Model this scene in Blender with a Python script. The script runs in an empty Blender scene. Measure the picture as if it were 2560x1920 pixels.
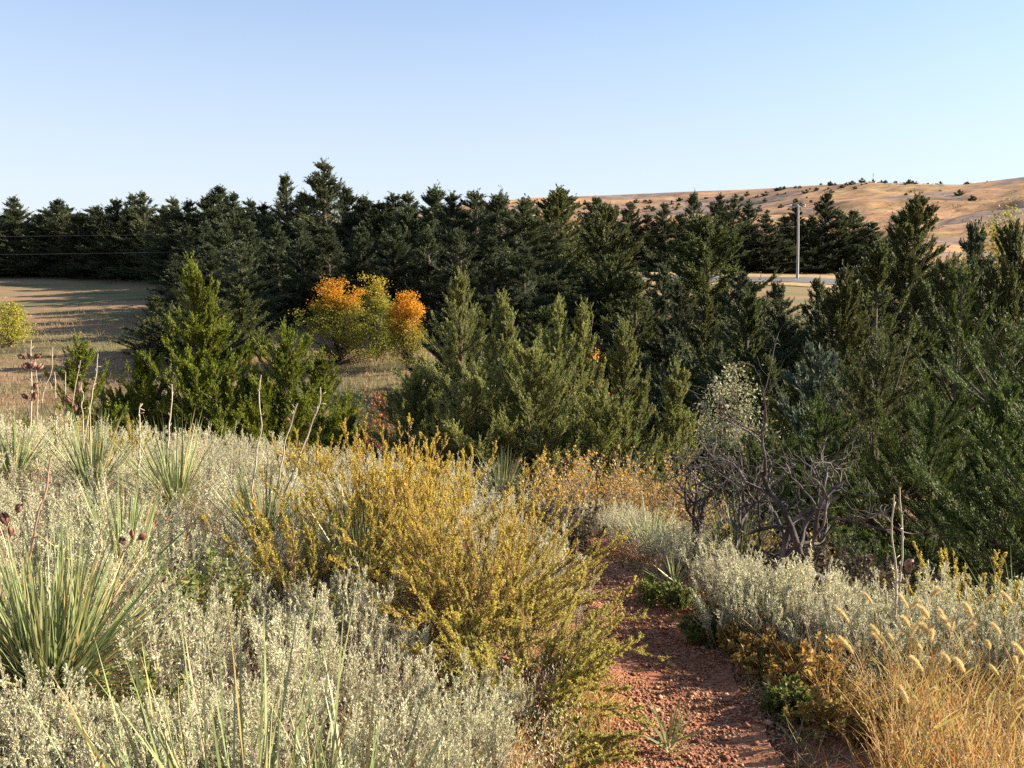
import bpy, math, numpy as np
from mathutils import Vector

R_ = math.radians
scene = bpy.context.scene
COL = scene.collection
RNG = np.random.default_rng(11)

# ------------------------------------------------------------------ camera model
F = 2217.0                      # focal length in photo pixels (2560 x 1920)
PITCH = math.atan(240 / F)
EYE = 1.6
cp, sp = math.cos(PITCH), math.sin(PITCH)


def ray(px, py):
    a = (px - 1280) / F
    b = (960 - py) / F
    return a, cp + b * sp, -sp + b * cp


def at(px, py, Y):
    a, dy, dz = ray(px, py)
    t = Y / dy
    return np.array([a * t, Y, EYE + dz * t])


def xat(px, Y, py=960):
    return at(px, py, Y)[0]


# ------------------------------------------------------------------ terrain
VY = np.array([-60, 0, 14, 25, 34, 45, 60, 80, 100, 108, 125, 160, 230, 400, 4000], float)
VZ = np.array([-6.5, -6.5, -6.4, -6.0, -5.2, -4.1, -2.2, 0.35, 2.75, 3.35, 3.6, 2.0, -1.0, -6.0, -60.0])
BX = np.array([-60, -3, 0.2, 1.2, 2.0, 3.0, 4.2, 8, 40], float)
BY = np.array([11.0, 10.6, 9.6, 8.6, 6.9, 5.1, 4.2, 3.0, 1.0])


def softplus(v, k):
    v = np.asarray(v, float) / k
    return k * np.where(v > 30, v, np.log1p(np.exp(np.minimum(v, 30))))


def hgt(x, y):
    x = np.asarray(x, float)
    y = np.asarray(y, float)
    lx = softplus(0.55 - x, 0.12)
    cross = 1.35 * (1 - np.exp(-lx * 0.092)) 
    rx = softplus(x - 1.1, 0.2)
    near = -0.08 * y + cross - 0.02 * np.minimum(rx, 6)
    # the right hand edge of the path is a small bank
    near = near + 0.05 * np.exp(-((x - 1.45) / 0.3) ** 2) * np.exp(-(y / 7) ** 2)
    s = softplus(y - np.interp(x, BX, BY), 0.8)
    hill = near - 0.30 * s
    val = np.interp(y, VY, VZ)
    # the far slope undulates a little
    val = val + 0.35 * np.sin(x * 0.055 + 1.2) * np.clip((y - 25) / 25, 0, 1) * np.clip((130 - y) / 40, 0, 1)
    k = 0.8
    m = np.maximum(hill, val)
    return m + k * np.log1p(np.exp(-np.abs(hill - val) / k)) * np.clip((np.abs(y)) / 20, 0, 1)


def ground_px(px, py):
    a, dy, dz = ray(px, py)
    t = 0.5
    while t < 400:
        x, y, z = a * t, dy * t, EYE + dz * t
        if z < float(hgt(x, y)):
            break
        t += 0.02 + t * 0.002
    return np.array([a * t, dy * t, float(hgt(a * t, dy * t))])


# ------------------------------------------------------------------ object helpers
def tag(o, label=None, cat=None, group=None, kind=None):
    if label:
        o['label'] = label
    if cat:
        o['category'] = cat
    if group:
        o['group'] = group
    if kind:
        o['kind'] = kind
    return o


class Geo:
    def __init__(self):
        self.v, self.q, self.m, self.n = [], [], [], 0

    def add(self, V, Q, mi=0):
        V = np.asarray(V, np.float32).reshape(-1, 3)
        Q = np.asarray(Q, np.int64).reshape(-1, 4)
        if len(V) == 0:
            return self
        self.v.append(V)
        self.q.append(Q + self.n)
        self.m.append(np.full(len(Q), mi, np.int32))
        self.n += len(V)
        return self

    def mesh(self, name, mats, smooth=False):
        V = np.concatenate(self.v)
        Q = np.concatenate(self.q)
        me = bpy.data.meshes.new(name)
        me.vertices.add(len(V))
        me.vertices.foreach_set('co', V.ravel())
        nq = len(Q)
        me.loops.add(nq * 4)
        me.loops.foreach_set('vertex_index', Q.ravel().astype(np.int32))
        me.polygons.add(nq)
        me.polygons.foreach_set('loop_start', np.arange(0, nq * 4, 4, dtype=np.int32))
        for mt in (mats if isinstance(mats, (list, tuple)) else [mats]):
            me.materials.append(mt)
        me.polygons.foreach_set('material_index', np.concatenate(self.m))
        if smooth:
            me.polygons.foreach_set('use_smooth', np.ones(nq, bool))
        me.update(calc_edges=True)
        return me

    def build(self, name, mats, parent=None, smooth=False):
        o = bpy.data.objects.new(name, self.mesh(name, mats, smooth))
        COL.objects.link(o)
        if parent:
            o.parent = parent
        return o


def empty(name, loc=(0, 0, 0), rz=0.0):
    o = bpy.data.objects.new(name, None)
    COL.objects.link(o)
    o.empty_display_size = 0.2
    o.location = loc
    o.rotation_euler = (0, 0, rz)
    return o


def copy_tree(o, parent=None):
    c = o.copy()
    COL.objects.link(c)
    if parent:
        c.parent = parent
    for ch in list(o.children):
        copy_tree(ch, c)
    return c


def nrm(v):
    return v / np.maximum(np.linalg.norm(v, axis=-1, keepdims=True), 1e-9)


UP = np.array([0, 0, 1.0])


def leaves(P, D, L, W, rg, fold=0.15):
    """diamond shaped leaf faces, one quad each"""
    P = np.asarray(P, float).reshape(-1, 3)
    n = len(P)
    D = nrm(np.broadcast_to(D, (n, 3)))
    S = nrm(np.cross(D, rg.normal(size=(n, 3))))
    N = np.cross(D, S)
    L = np.broadcast_to(np.asarray(L, float), (n,))[:, None]
    W = np.broadcast_to(np.asarray(W, float), (n,))[:, None]
    mid = P + D * L * 0.48 + N * L * fold
    V = np.stack([P, mid + S * W * 0.5, P + D * L, mid - S * W * 0.5], 1)
    Q = np.arange(n * 4).reshape(n, 4)
    return V.reshape(-1, 3), Q


def strips(P, D, L, W, rg, bend=0.25, k=4, S=None, droop=0.0):
    """long narrow blades"""
    P = np.asarray(P, float).reshape(-1, 3)
    n = len(P)
    D = nrm(np.broadcast_to(D, (n, 3)))
    if S is None:
        S = nrm(np.cross(D, rg.normal(size=(n, 3))))
    B = np.cross(D, S) * (rg.normal(size=(n, 1)) * bend)
    B = B + np.array([0, 0, -1.0]) * droop * np.abs(rg.normal(size=(n, 1)))
    L = np.broadcast_to(np.asarray(L, float), (n,))[:, None]
    W = np.broadcast_to(np.asarray(W, float), (n,))[:, None]
    rows = []
    for i in range(k + 1):
        s = i / k
        c = P + D * L * s + B * L * s * s
        w = W * 0.5 * (0.75 + 0.25 * min(1, s * 4)) * max(0.04, (1 - s ** 2.2))
        rows.append(c + S * w)
        rows.append(c - S * w)
    V = np.stack(rows, 1)
    m = 2 * (k + 1)
    base = (np.arange(n) * m)[:, None, None]
    q = np.array([[2 * i, 2 * i + 1, 2 * i + 3, 2 * i + 2] for i in range(k)])[None]
    return V.reshape(-1, 3), (base + q).reshape(-1, 4)


def tubes(P, Rad, m=4):
    """P (n,k,3) polylines, Rad (n,k)"""
    P = np.asarray(P, float)
    if P.ndim == 2:
        P = P[None]
    Rad = np.asarray(Rad, float)
    if Rad.ndim == 1:
        Rad = Rad[None]
    n, k, _ = P.shape
    T = np.empty_like(P)
    T[:, 1:-1] = P[:, 2:] - P[:, :-2]
    T[:, 0] = P[:, 1] - P[:, 0]
    T[:, -1] = P[:, -1] - P[:, -2]
    T = nrm(T)
    ref = np.where(np.abs(T[:, :1, 2:3]) > 0.8, np.array([1.0, 0, 0]), np.array([0, 0, 1.0]))
    U = nrm(np.cross(T, np.broadcast_to(ref, T.shape)))
    Wv = np.cross(T, U)
    an = np.arange(m) * 2 * math.pi / m
    V = P[:, :, None, :] + Rad[:, :, None, None] * (U[:, :, None, :] * np.cos(an)[None, None, :, None] + Wv[:, :, None, :] * np.sin(an)[None, None, :, None])
    idx = np.arange(n * k * m).reshape(n, k, m)
    a = idx[:, :-1, :]
    b = np.roll(a, -1, 2)
    d = idx[:, 1:, :]
    c = np.roll(d, -1, 2)
    Q = np.stack([a, b, c, d], -1).reshape(-1, 4)
    if m == 4:
        caps = np.concatenate([idx[:, 0, ::-1], idx[:, -1, :]])
        Q = np.concatenate([Q, caps])
    return V.reshape(-1, 3), Q


def noise2(x, y, seed=0, oct=4, f=1.0):
    rg = np.random.default_rng(seed)
    out = np.zeros_like(np.asarray(x, float))
    amp = 1.0
    for o in range(oct):
        for _ in range(3):
            th = rg.random() * 6.283
            ph = rg.random() * 6.283
            ff = f * (0.7 + 0.6 * rg.random())
            out = out + amp / 3 * np.sin(ff * (x * math.cos(th) + y * math.sin(th)) + ph + 1.3 * np.sin(ff * 0.6 * (x * math.sin(th) - y * math.cos(th)) + ph * 2))
        amp *= 0.5
        f *= 2.1
    return out


# ------------------------------------------------------------------ materials
def new_mat(name):
    m = bpy.data.materials.new(name)
    m.use_nodes = True
    nt = m.node_tree
    nt.nodes.clear()
    return m, nt, nt.nodes, nt.links


def ramp(N, cols, pos=None):
    r = N.new('ShaderNodeValToRGB')
    el = r.color_ramp.elements
    n = len(cols)
    pos = pos or [i / max(1, n - 1) for i in range(n)]
    while len(el) < n:
        el.new(0.5)
    for e, c, p in zip(el, cols, pos):
        e.position = p
        e.color = (*c, 1)
    return r


def leaf_mat(name, cols, pos=None, trans=0.3, zcols=None, zr=(0, 1), var=0.25, rough=0.6, clump=0.0, cscale=2.0, zn=0.35, zscale=1.5, spec=0.25):
    """foliage: each leaf draws its own colour; zcols: the species' own colour lower down the plant"""
    m, nt, N, Lk = new_mat(name)
    g = N.new('ShaderNodeNewGeometry')
    r = ramp(N, cols, pos)
    Lk.new(g.outputs['Random Per Island'], r.inputs['Fac'])
    col = r.outputs['Color']
    tc = N.new('ShaderNodeTexCoord')
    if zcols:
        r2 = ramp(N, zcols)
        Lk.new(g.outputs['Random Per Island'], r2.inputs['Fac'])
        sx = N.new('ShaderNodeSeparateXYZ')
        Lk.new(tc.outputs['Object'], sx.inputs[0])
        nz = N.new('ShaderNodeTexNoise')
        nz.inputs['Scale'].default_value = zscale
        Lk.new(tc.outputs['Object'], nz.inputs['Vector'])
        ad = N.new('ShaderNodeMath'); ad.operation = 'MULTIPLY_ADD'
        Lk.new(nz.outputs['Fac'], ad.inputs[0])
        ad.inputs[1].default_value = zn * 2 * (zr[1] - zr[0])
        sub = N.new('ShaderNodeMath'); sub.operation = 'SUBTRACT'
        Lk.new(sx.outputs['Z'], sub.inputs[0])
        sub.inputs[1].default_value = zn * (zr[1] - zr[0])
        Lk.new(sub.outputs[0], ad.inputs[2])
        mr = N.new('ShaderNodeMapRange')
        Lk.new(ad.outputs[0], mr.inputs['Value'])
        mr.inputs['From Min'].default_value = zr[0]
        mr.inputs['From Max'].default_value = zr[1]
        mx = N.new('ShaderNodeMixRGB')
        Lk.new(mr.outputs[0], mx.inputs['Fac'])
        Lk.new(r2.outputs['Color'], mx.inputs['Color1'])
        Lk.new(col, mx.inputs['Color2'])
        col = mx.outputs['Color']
    hs = N.new('ShaderNodeHueSaturation')
    oi = N.new('ShaderNodeObjectInfo')
    mv = N.new('ShaderNodeMapRange')
    Lk.new(oi.outputs['Random'], mv.inputs['Value'])
    mv.inputs['To Min'].default_value = 1 - var
    mv.inputs['To Max'].default_value = 1 + var
    mh = N.new('ShaderNodeMapRange')
    ml = N.new('ShaderNodeMath'); ml.operation = 'FRACT'
    m7 = N.new('ShaderNodeMath'); m7.operation = 'MULTIPLY'; m7.inputs[1].default_value = 7.31
    Lk.new(oi.outputs['Random'], m7.inputs[0]); Lk.new(m7.outputs[0], ml.inputs[0])
    Lk.new(ml.outputs[0], mh.inputs['Value'])
    mh.inputs['To Min'].default_value = 0.5 - 0.05 * var
    mh.inputs['To Max'].default_value = 0.5 + 0.05 * var
    Lk.new(mh.outputs[0], hs.inputs['Hue'])
    Lk.new(mv.outputs[0], hs.inputs['Value'])
    Lk.new(col, hs.inputs['Color'])
    col = hs.outputs['Color']
    if clump > 0:
        nz2 = N.new('ShaderNodeTexNoise')
        nz2.inputs['Scale'].default_value = cscale
        nz2.inputs['Detail'].default_value = 3
        Lk.new(tc.outputs['Object'], nz2.inputs['Vector'])
        h2 = N.new('ShaderNodeHueSaturation')
        mm = N.new('ShaderNodeMapRange')
        Lk.new(nz2.outputs['Fac'], mm.inputs['Value'])
        mm.inputs['From Min'].default_value = 0.3
        mm.inputs['From Max'].default_value = 0.7
        mm.inputs['To Min'].default_value = 1 - clump
        mm.inputs['To Max'].default_value = 1 + clump
        Lk.new(mm.outputs[0], h2.inputs['Value'])
        Lk.new(col, h2.inputs['Color'])
        col = h2.outputs['Color']
    p = N.new('ShaderNodeBsdfPrincipled')
    p.inputs['Roughness'].default_value = rough
    p.inputs['Specular IOR Level'].default_value = spec
    Lk.new(col, p.inputs['Base Color'])
    t = N.new('ShaderNodeBsdfTranslucent')
    Lk.new(col, t.inputs['Color'])
    mixs = N.new('ShaderNodeMixShader')
    mixs.inputs[0].default_value = trans
    Lk.new(p.outputs[0], mixs.inputs[1])
    Lk.new(t.outputs[0], mixs.inputs[2])
    o = N.new('ShaderNodeOutputMaterial')
    Lk.new(mixs.outputs[0], o.inputs['Surface'])
    return m


def solid_mat(name, cols, scale=8.0, rough=0.8, bump=0.0, stretch=(1, 1, 1), pos=None, detail=5, spec=0.3):
    m, nt, N, Lk = new_mat(name)
    tc = N.new('ShaderNodeTexCoord')
    mp = N.new('ShaderNodeMapping')
    mp.inputs['Scale'].default_value = stretch
    Lk.new(tc.outputs['Object'], mp.inputs['Vector'])
    nz = N.new('ShaderNodeTexNoise')
    nz.inputs['Scale'].default_value = scale
    nz.inputs['Detail'].default_value = detail
    nz.inputs['Roughness'].default_value = 0.65
    Lk.new(mp.outputs[0], nz.inputs['Vector'])
    r = ramp(N, cols, pos or [0.3 + 0.4 * i / max(1, len(cols) - 1) for i in range(len(cols))])
    Lk.new(nz.outputs['Fac'], r.inputs['Fac'])
    p = N.new('ShaderNodeBsdfPrincipled')
    p.inputs['Roughness'].default_value = rough
    p.inputs['Specular IOR Level'].default_value = spec
    Lk.new(r.outputs['Color'], p.inputs['Base Color'])
    if bump:
        b = N.new('ShaderNodeBump')
        b.inputs['Strength'].default_value = bump
        b.inputs['Distance'].default_value = 0.02
        Lk.new(nz.outputs['Fac'], b.inputs['Height'])
        Lk.new(b.outputs[0], p.inputs['Normal'])
    o = N.new('ShaderNodeOutputMaterial')
    Lk.new(p.outputs[0], o.inputs['Surface'])
    return m


def terrain_mat():
    """red soil near the trail, dry grass colours across the far slope"""
    m, nt, N, Lk = new_mat('terrain')
    tc = N.new('ShaderNodeTexCoord')
    n1 = N.new('ShaderNodeTexNoise'); n1.inputs['Scale'].default_value = 9.0; n1.inputs['Detail'].default_value = 8
    n2 = N.new('ShaderNodeTexNoise'); n2.inputs['Scale'].default_value = 0.16; n2.inputs['Detail'].default_value = 7; n2.inputs['Roughness'].default_value = 0.62
    mp = N.new('ShaderNodeMapping'); mp.inputs['Scale'].default_value = (0.45, 1.4, 1)
    Lk.new(tc.outputs['Object'], mp.inputs['Vector'])
    Lk.new(tc.outputs['Object'], n1.inputs['Vector']); Lk.new(mp.outputs[0], n2.inputs['Vector'])
    soil = ramp(N, [(0.13, 0.046, 0.026), (0.25, 0.092, 0.05), (0.31, 0.14, 0.08)], [0.3, 0.5, 0.72])
    Lk.new(n1.outputs['Fac'], soil.inputs['Fac'])
    grass = ramp(N, [(0.08, 0.08, 0.045), (0.15, 0.135, 0.06), (0.20, 0.135, 0.075), (0.25, 0.15, 0.085), (0.15, 0.135, 0.085)], [0.34, 0.44, 0.52, 0.58, 0.68])
    Lk.new(n2.outputs['Fac'], grass.inputs['Fac'])
    sx = N.new('ShaderNodeSeparateXYZ'); Lk.new(tc.outputs['Object'], sx.inputs[0])
    mr = N.new('ShaderNodeMapRange'); Lk.new(sx.outputs['Y'], mr.inputs['Value'])
    mr.inputs['From Min'].default_value = 9.0; mr.inputs['From Max'].default_value = 16.0
    mx = N.new('ShaderNodeMixRGB'); Lk.new(mr.outputs[0], mx.inputs['Fac'])
    Lk.new(soil.outputs[0], mx.inputs['Color1']); Lk.new(grass.outputs[0], mx.inputs['Color2'])
    p = N.new('ShaderNodeBsdfPrincipled'); p.inputs['Roughness'].default_value = 0.95; p.inputs['Specular IOR Level'].default_value = 0.1
    Lk.new(mx.outputs[0], p.inputs['Base Color'])
    b = N.new('ShaderNodeBump'); b.inputs['Strength'].default_value = 0.7; b.inputs['Distance'].default_value = 0.03
    Lk.new(n1.outputs['Fac'], b.inputs['Height']); Lk.new(b.outputs[0], p.inputs['Normal'])
    o = N.new('ShaderNodeOutputMaterial'); Lk.new(p.outputs[0], o.inputs['Surface'])
    return m


def hill_mat():
    m, nt, N, Lk = new_mat('hill_grass')
    tc = N.new('ShaderNodeTexCoord')
    n1 = N.new('ShaderNodeTexNoise'); n1.inputs['Scale'].default_value = 0.006; n1.inputs['Detail'].default_value = 9; n1.inputs['Roughness'].default_value = 0.62
    mp = N.new('ShaderNodeMapping'); mp.inputs['Scale'].default_value = (0.55, 1.5, 1)
    Lk.new(tc.outputs['Object'], mp.inputs['Vector']); Lk.new(mp.outputs[0], n1.inputs['Vector'])
    r = ramp(N, [(0.20, 0.155, 0.13), (0.24, 0.17, 0.13), (0.34, 0.195, 0.11), (0.39, 0.235, 0.12), (0.31, 0.215, 0.11), (0.34, 0.19, 0.125)], [0.38, 0.455, 0.485, 0.55, 0.62, 0.7])
    Lk.new(n1.outputs['Fac'], r.inputs['Fac'])
    n2 = N.new('ShaderNodeTexNoise'); n2.inputs['Scale'].default_value = 0.07; n2.inputs['Detail'].default_value = 7; n2.inputs['Roughness'].default_value = 0.7
    Lk.new(tc.outputs['Object'], n2.inputs['Vector'])
    h = N.new('ShaderNodeHueSaturation'); Lk.new(r.outputs[0], h.inputs['Color'])
    mr = N.new('ShaderNodeMapRange'); Lk.new(n2.outputs['Fac'], mr.inputs['Value'])
    mr.inputs['From Min'].default_value = 0.36; mr.inputs['From Max'].default_value = 0.62; mr.inputs['To Min'].default_value = 0.55; mr.inputs['To Max'].default_value = 1.15
    Lk.new(mr.outputs[0], h.inputs['Value'])
    p = N.new('ShaderNodeBsdfPrincipled'); p.inputs['Roughness'].default_value = 0.95; p.inputs['Specular IOR Level'].default_value = 0.05
    Lk.new(h.outputs[0], p.inputs['Base Color'])
    o = N.new('ShaderNodeOutputMaterial'); Lk.new(p.outputs[0], o.inputs['Surface'])
    return m


M = {}
M['terrain'] = terrain_mat()
M['hills'] = hill_mat()
M['path'] = solid_mat('path_soil', [(0.14, 0.055, 0.027), (0.24, 0.10, 0.05), (0.32, 0.15, 0.078)], 22, 0.95, 0.8)
M['gravel'] = leaf_mat('gravel_stone', [(0.11, 0.042, 0.023), (0.21, 0.085, 0.045), (0.29, 0.13, 0.07), (0.36, 0.22, 0.14)], trans=0.0, rough=0.85, var=0)
M['bark'] = solid_mat('bark', [(0.045, 0.032, 0.025), (0.11, 0.08, 0.062)], 14, 0.9, 0.4, (1, 1, 0.25))
M['deadwood'] = solid_mat('weathered_wood', [(0.02, 0.016, 0.015), (0.06, 0.048, 0.043), (0.20, 0.17, 0.15)], 9, 0.8, 0.3, (1, 1, 0.3))
M['stalk'] = solid_mat('dry_stalk', [(0.30, 0.245, 0.175), (0.46, 0.40, 0.30)], 30, 0.7, 0.2, (1, 1, 0.2))
M['stalk_brown'] = solid_mat('brown_stalk', [(0.22, 0.12, 0.075), (0.36, 0.24, 0.16)], 30, 0.7, 0.2, (1, 1, 0.2))
M['pod'] = solid_mat('seed_pod_husk', [(0.06, 0.032, 0.026), (0.20, 0.085, 0.055), (0.33, 0.22, 0.17)], 35, 0.6, 0.3)
M['twig'] = solid_mat('red_twig', [(0.16, 0.075, 0.045), (0.28, 0.15, 0.09)], 20, 0.8)
M['twig_grey'] = solid_mat('grey_twig', [(0.17, 0.135, 0.11), (0.36, 0.30, 0.24)], 20, 0.8)
M['pole'] = solid_mat('pole_wood', [(0.24, 0.22, 0.20), (0.42, 0.40, 0.37)], 6, 0.85, 0.2, (3, 3, 0.2))
M['steel'] = solid_mat('galvanised_steel', [(0.45, 0.46, 0.48), (0.55, 0.56, 0.58)], 6, 0.5)
M['wire'] = solid_mat('aluminium_wire', [(0.12, 0.12, 0.13), (0.2, 0.2, 0.21)], 3, 0.5)
M['asphalt'] = solid_mat('asphalt', [(0.075, 0.075, 0.08), (0.12, 0.12, 0.125)], 0.6, 0.9)
M['verge'] = solid_mat('mown_verge', [(0.18, 0.12, 0.055), (0.30, 0.19, 0.08), (0.36, 0.24, 0.10)], 1.1, 0.95)

# foliage
M['cedar_far'] = leaf_mat('cedar_foliage_far', [(0.040, 0.056, 0.026), (0.072, 0.092, 0.042), (0.115, 0.12, 0.06)], trans=0.25, var=0.3, clump=0.3, cscale=0.5)
M['cedar_green'] = leaf_mat('cedar_foliage_green', [(0.055, 0.085, 0.010), (0.125, 0.165, 0.018), (0.26, 0.275, 0.035), (0.32, 0.2, 0.04)], [0, 0.45, 0.93, 1], trans=0.32, var=0.1, clump=0.3, cscale=1.2)
M['cedar_shade_green'] = leaf_mat('cedar_foliage_shade_green', [(0.032, 0.058, 0.013), (0.062, 0.098, 0.02), (0.125, 0.155, 0.036), (0.18, 0.13, 0.04)], [0, 0.5, 0.94, 1], trans=0.28, var=0.15, clump=0.3, cscale=1.2)  # darker copy of the green foliage; shade on the right-hand cedars put into colour
M['cedar_dusty'] = leaf_mat('cedar_foliage_dusty', [(0.085, 0.115, 0.032), (0.165, 0.19, 0.055), (0.28, 0.275, 0.085), (0.34, 0.25, 0.10)], [0, 0.45, 0.88, 1], trans=0.36, var=0.12, clump=0.3, cscale=1.2)
M['cedar_olive'] = leaf_mat('cedar_foliage_olive', [(0.042, 0.062, 0.020), (0.082, 0.105, 0.032), (0.15, 0.15, 0.05), (0.2, 0.14, 0.055)], [0, 0.5, 0.9, 1], trans=0.28, var=0.22, clump=0.3, cscale=0.9)
M['cedar_blue'] = leaf_mat('pine_foliage_blue', [(0.045, 0.07, 0.05), (0.08, 0.115, 0.075), (0.13, 0.15, 0.09)], trans=0.25, var=0.12, clump=0.2)
M['autumn'] = leaf_mat('autumn_leaves', [(0.62, 0.30, 0.02), (0.60, 0.19, 0.015), (0.55, 0.40, 0.03), (0.55, 0.13, 0.02)], trans=0.45, zcols=[(0.14, 0.17, 0.025), (0.30, 0.27, 0.03), (0.09, 0.12, 0.03)], zr=(3.2, 4.4), var=0.06, zn=0.18)
M['autumn_flame'] = leaf_mat('flame_leaves', [(0.62, 0.30, 0.02), (0.60, 0.21, 0.015), (0.58, 0.38, 0.03), (0.55, 0.15, 0.02)], trans=0.45, zcols=[(0.20, 0.20, 0.025), (0.36, 0.29, 0.03), (0.10, 0.12, 0.03)], zr=(1.9, 3.5), var=0.04, zn=0.15)
M['autumn_green'] = leaf_mat('turning_leaves', [(0.55, 0.30, 0.03), (0.34, 0.30, 0.04), (0.24, 0.24, 0.035)], trans=0.45, zcols=[(0.12, 0.15, 0.025), (0.22, 0.22, 0.03), (0.09, 0.12, 0.03)], zr=(3.0, 4.6), var=0.04, zn=0.2)
M['yellowgreen'] = leaf_mat('yellow_green_leaves', [(0.25, 0.24, 0.03), (0.38, 0.30, 0.04), (0.14, 0.18, 0.03)], trans=0.45, var=0.1)
M['rust'] = leaf_mat('rust_leaves', [(0.30, 0.09, 0.035), (0.40, 0.17, 0.05), (0.22, 0.10, 0.06)], trans=0.4, var=0.1)
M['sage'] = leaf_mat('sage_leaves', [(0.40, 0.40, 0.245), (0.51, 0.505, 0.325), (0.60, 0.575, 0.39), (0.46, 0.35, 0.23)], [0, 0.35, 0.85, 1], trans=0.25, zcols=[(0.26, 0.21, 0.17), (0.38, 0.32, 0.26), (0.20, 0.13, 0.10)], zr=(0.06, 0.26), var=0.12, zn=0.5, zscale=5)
M['sage_stem'] = solid_mat('sage_stem', [(0.22, 0.15, 0.12), (0.38, 0.30, 0.25)], 20, 0.8)
M['golden'] = leaf_mat('golden_sagebrush_leaves', [(0.42, 0.36, 0.055), (0.56, 0.46, 0.08), (0.64, 0.47, 0.07), (0.62, 0.36, 0.04)], [0, 0.4, 0.8, 1], trans=0.42, zcols=[(0.32, 0.32, 0.07), (0.46, 0.43, 0.12), (0.42, 0.32, 0.09)], zr=(0.15, 0.85), var=0.08, clump=0.12, cscale=4, zn=0.35, zscale=3)
M['yucca'] = leaf_mat('yucca_leaves', [(0.11, 0.15, 0.055), (0.19, 0.23, 0.09), (0.30, 0.31, 0.14), (0.38, 0.24, 0.08)], [0, 0.4, 0.8, 1], trans=0.15, var=0.1, rough=0.45, spec=0.4)
M['sumac'] = leaf_mat('sumac_leaves', [(0.50, 0.30, 0.05), (0.52, 0.22, 0.04), (0.58, 0.40, 0.05), (0.40, 0.32, 0.10), (0.34, 0.26, 0.14)], trans=0.4, var=0.1)
M['pale'] = leaf_mat('pale_leaves', [(0.10, 0.13, 0.04), (0.17, 0.19, 0.075), (0.34, 0.33, 0.20), (0.42, 0.39, 0.28), (0.26, 0.20, 0.08)], trans=0.3, var=0.05)
M['weed'] = leaf_mat('green_weed_leaves', [(0.06, 0.095, 0.02), (0.12, 0.16, 0.035), (0.21, 0.22, 0.06), (0.28, 0.17, 0.05)], [0, 0.4, 0.8, 1], trans=0.35, var=0.15)
M['weed_rusty'] = leaf_mat('rusty_weed_leaves', [(0.34, 0.19, 0.05), (0.40, 0.26, 0.07), (0.22, 0.21, 0.05), (0.36, 0.14, 0.05)], trans=0.35, var=0.15)
M['drygrass'] = leaf_mat('dry_grass_blades', [(0.40, 0.22, 0.06), (0.52, 0.33, 0.11), (0.58, 0.42, 0.20), (0.42, 0.17, 0.04), (0.25, 0.26, 0.08)], trans=0.4, var=0, clump=0.15, cscale=3)
M['litter'] = leaf_mat('ground_litter', [(0.16, 0.09, 0.055), (0.30, 0.21, 0.13), (0.42, 0.33, 0.21), (0.20, 0.22, 0.07), (0.40, 0.22, 0.07)], trans=0.3, var=0, clump=0.25, cscale=2)
M['meadow'] = leaf_mat('meadow_grass_blades', [(0.15, 0.105, 0.06), (0.26, 0.18, 0.10), (0.34, 0.26, 0.17), (0.14, 0.15, 0.06), (0.28, 0.155, 0.09)], trans=0.35, var=0, clump=0.3, cscale=0.25)
M['foxhead'] = leaf_mat('foxtail_bristles', [(0.62, 0.48, 0.20), (0.72, 0.60, 0.32)], trans=0.4, var=0.08)
M['shadowweed'] = leaf_mat('shade_brown_thicket_leaves', [(0.055, 0.045, 0.03), (0.11, 0.09, 0.055), (0.19, 0.15, 0.09)], trans=0.3, var=0.1)  # brown leaves, darkened in colour so the thickets look shaded

# ------------------------------------------------------------------ path outline
PATH = []   # (y, x_left, x_right)
for py, l, r in [(2300, 1470, 2180), (2080, 1480, 2080), (1920, 1490, 2000), (1840, 1500, 1950), (1750, 1500, 1880), (1660, 1490, 1835), (1600, 1480, 1800), (1540, 1465, 1745), (1490, 1450, 1690), (1440, 1425, 1610), (1405, 1400, 1540), (1380, 1370, 1490), (1360, 1340, 1450)]:
    A, B = ground_px(l, py), ground_px(r, py)
    PATH.append(((A[1] + B[1]) / 2, A[0], B[0]))
PATH.sort()
PY_ = np.array([p[0] for p in PATH]); PL = np.array([p[1] for p in PATH]); PR = np.array([p[2] for p in PATH])


def on_path(x, y, pad=0.0):
    return (x > np.interp(y, PY_, PL) - pad) & (x < np.interp(y, PY_, PR) + pad) & (y < PY_[-1] + 0.1)


# ------------------------------------------------------------------ ground
def axis(lo_dense, hi_dense, step, lo, hi, g=1.13):
    v = list(np.arange(lo_dense, hi_dense + 1e-6, step))
    s = step
    a = v[-1]
    while a < hi:
        s *= g
        a += s
        v.append(a)
    s = step
    a = v[0]
    pre = []
    while a > lo:
        s *= g
        a -= s
        pre.append(a)
    return np.array(pre[::-1] + v)


def grid_obj(name, X, Y, Z, mat, keep=None):
    ny, nx = X.shape
    V = np.stack([X, Y, Z], -1).reshape(-1, 3)
    i = np.arange(ny * nx).reshape(ny, nx)
    Q = np.stack([i[:-1, :-1], i[:-1, 1:], i[1:, 1:], i[1:, :-1]], -1)
    if keep is not None:
        Q = Q[keep]
    return Geo().add(V, Q.reshape(-1, 4)).build(name, mat, smooth=True)


xs = axis(-7.5, 4.5, 0.06, -2500, 2500)
ys = axis(1.2, 11.5, 0.06, -60, 3000)
X, Y = np.meshgrid(xs, ys)
Z = hgt(X, Y)
fade = np.exp(-np.maximum(0, np.hypot(X, Y) - 10) / 6)
bump = 0.018 * noise2(X, Y, 3, 3, 4.0) * fade
Z = Z + np.where(on_path(X, Y, 0.05), -0.02 + 0.2 * bump, bump) + 0.12 * noise2(X, Y, 5, 3, 0.35) * np.clip((Y - 20) / 20, 0, 1) * np.clip((140 - Y) / 40, 0, 1)
g = grid_obj('ground', X, Y, Z, M['terrain'])
tag(g, kind='structure')

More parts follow.
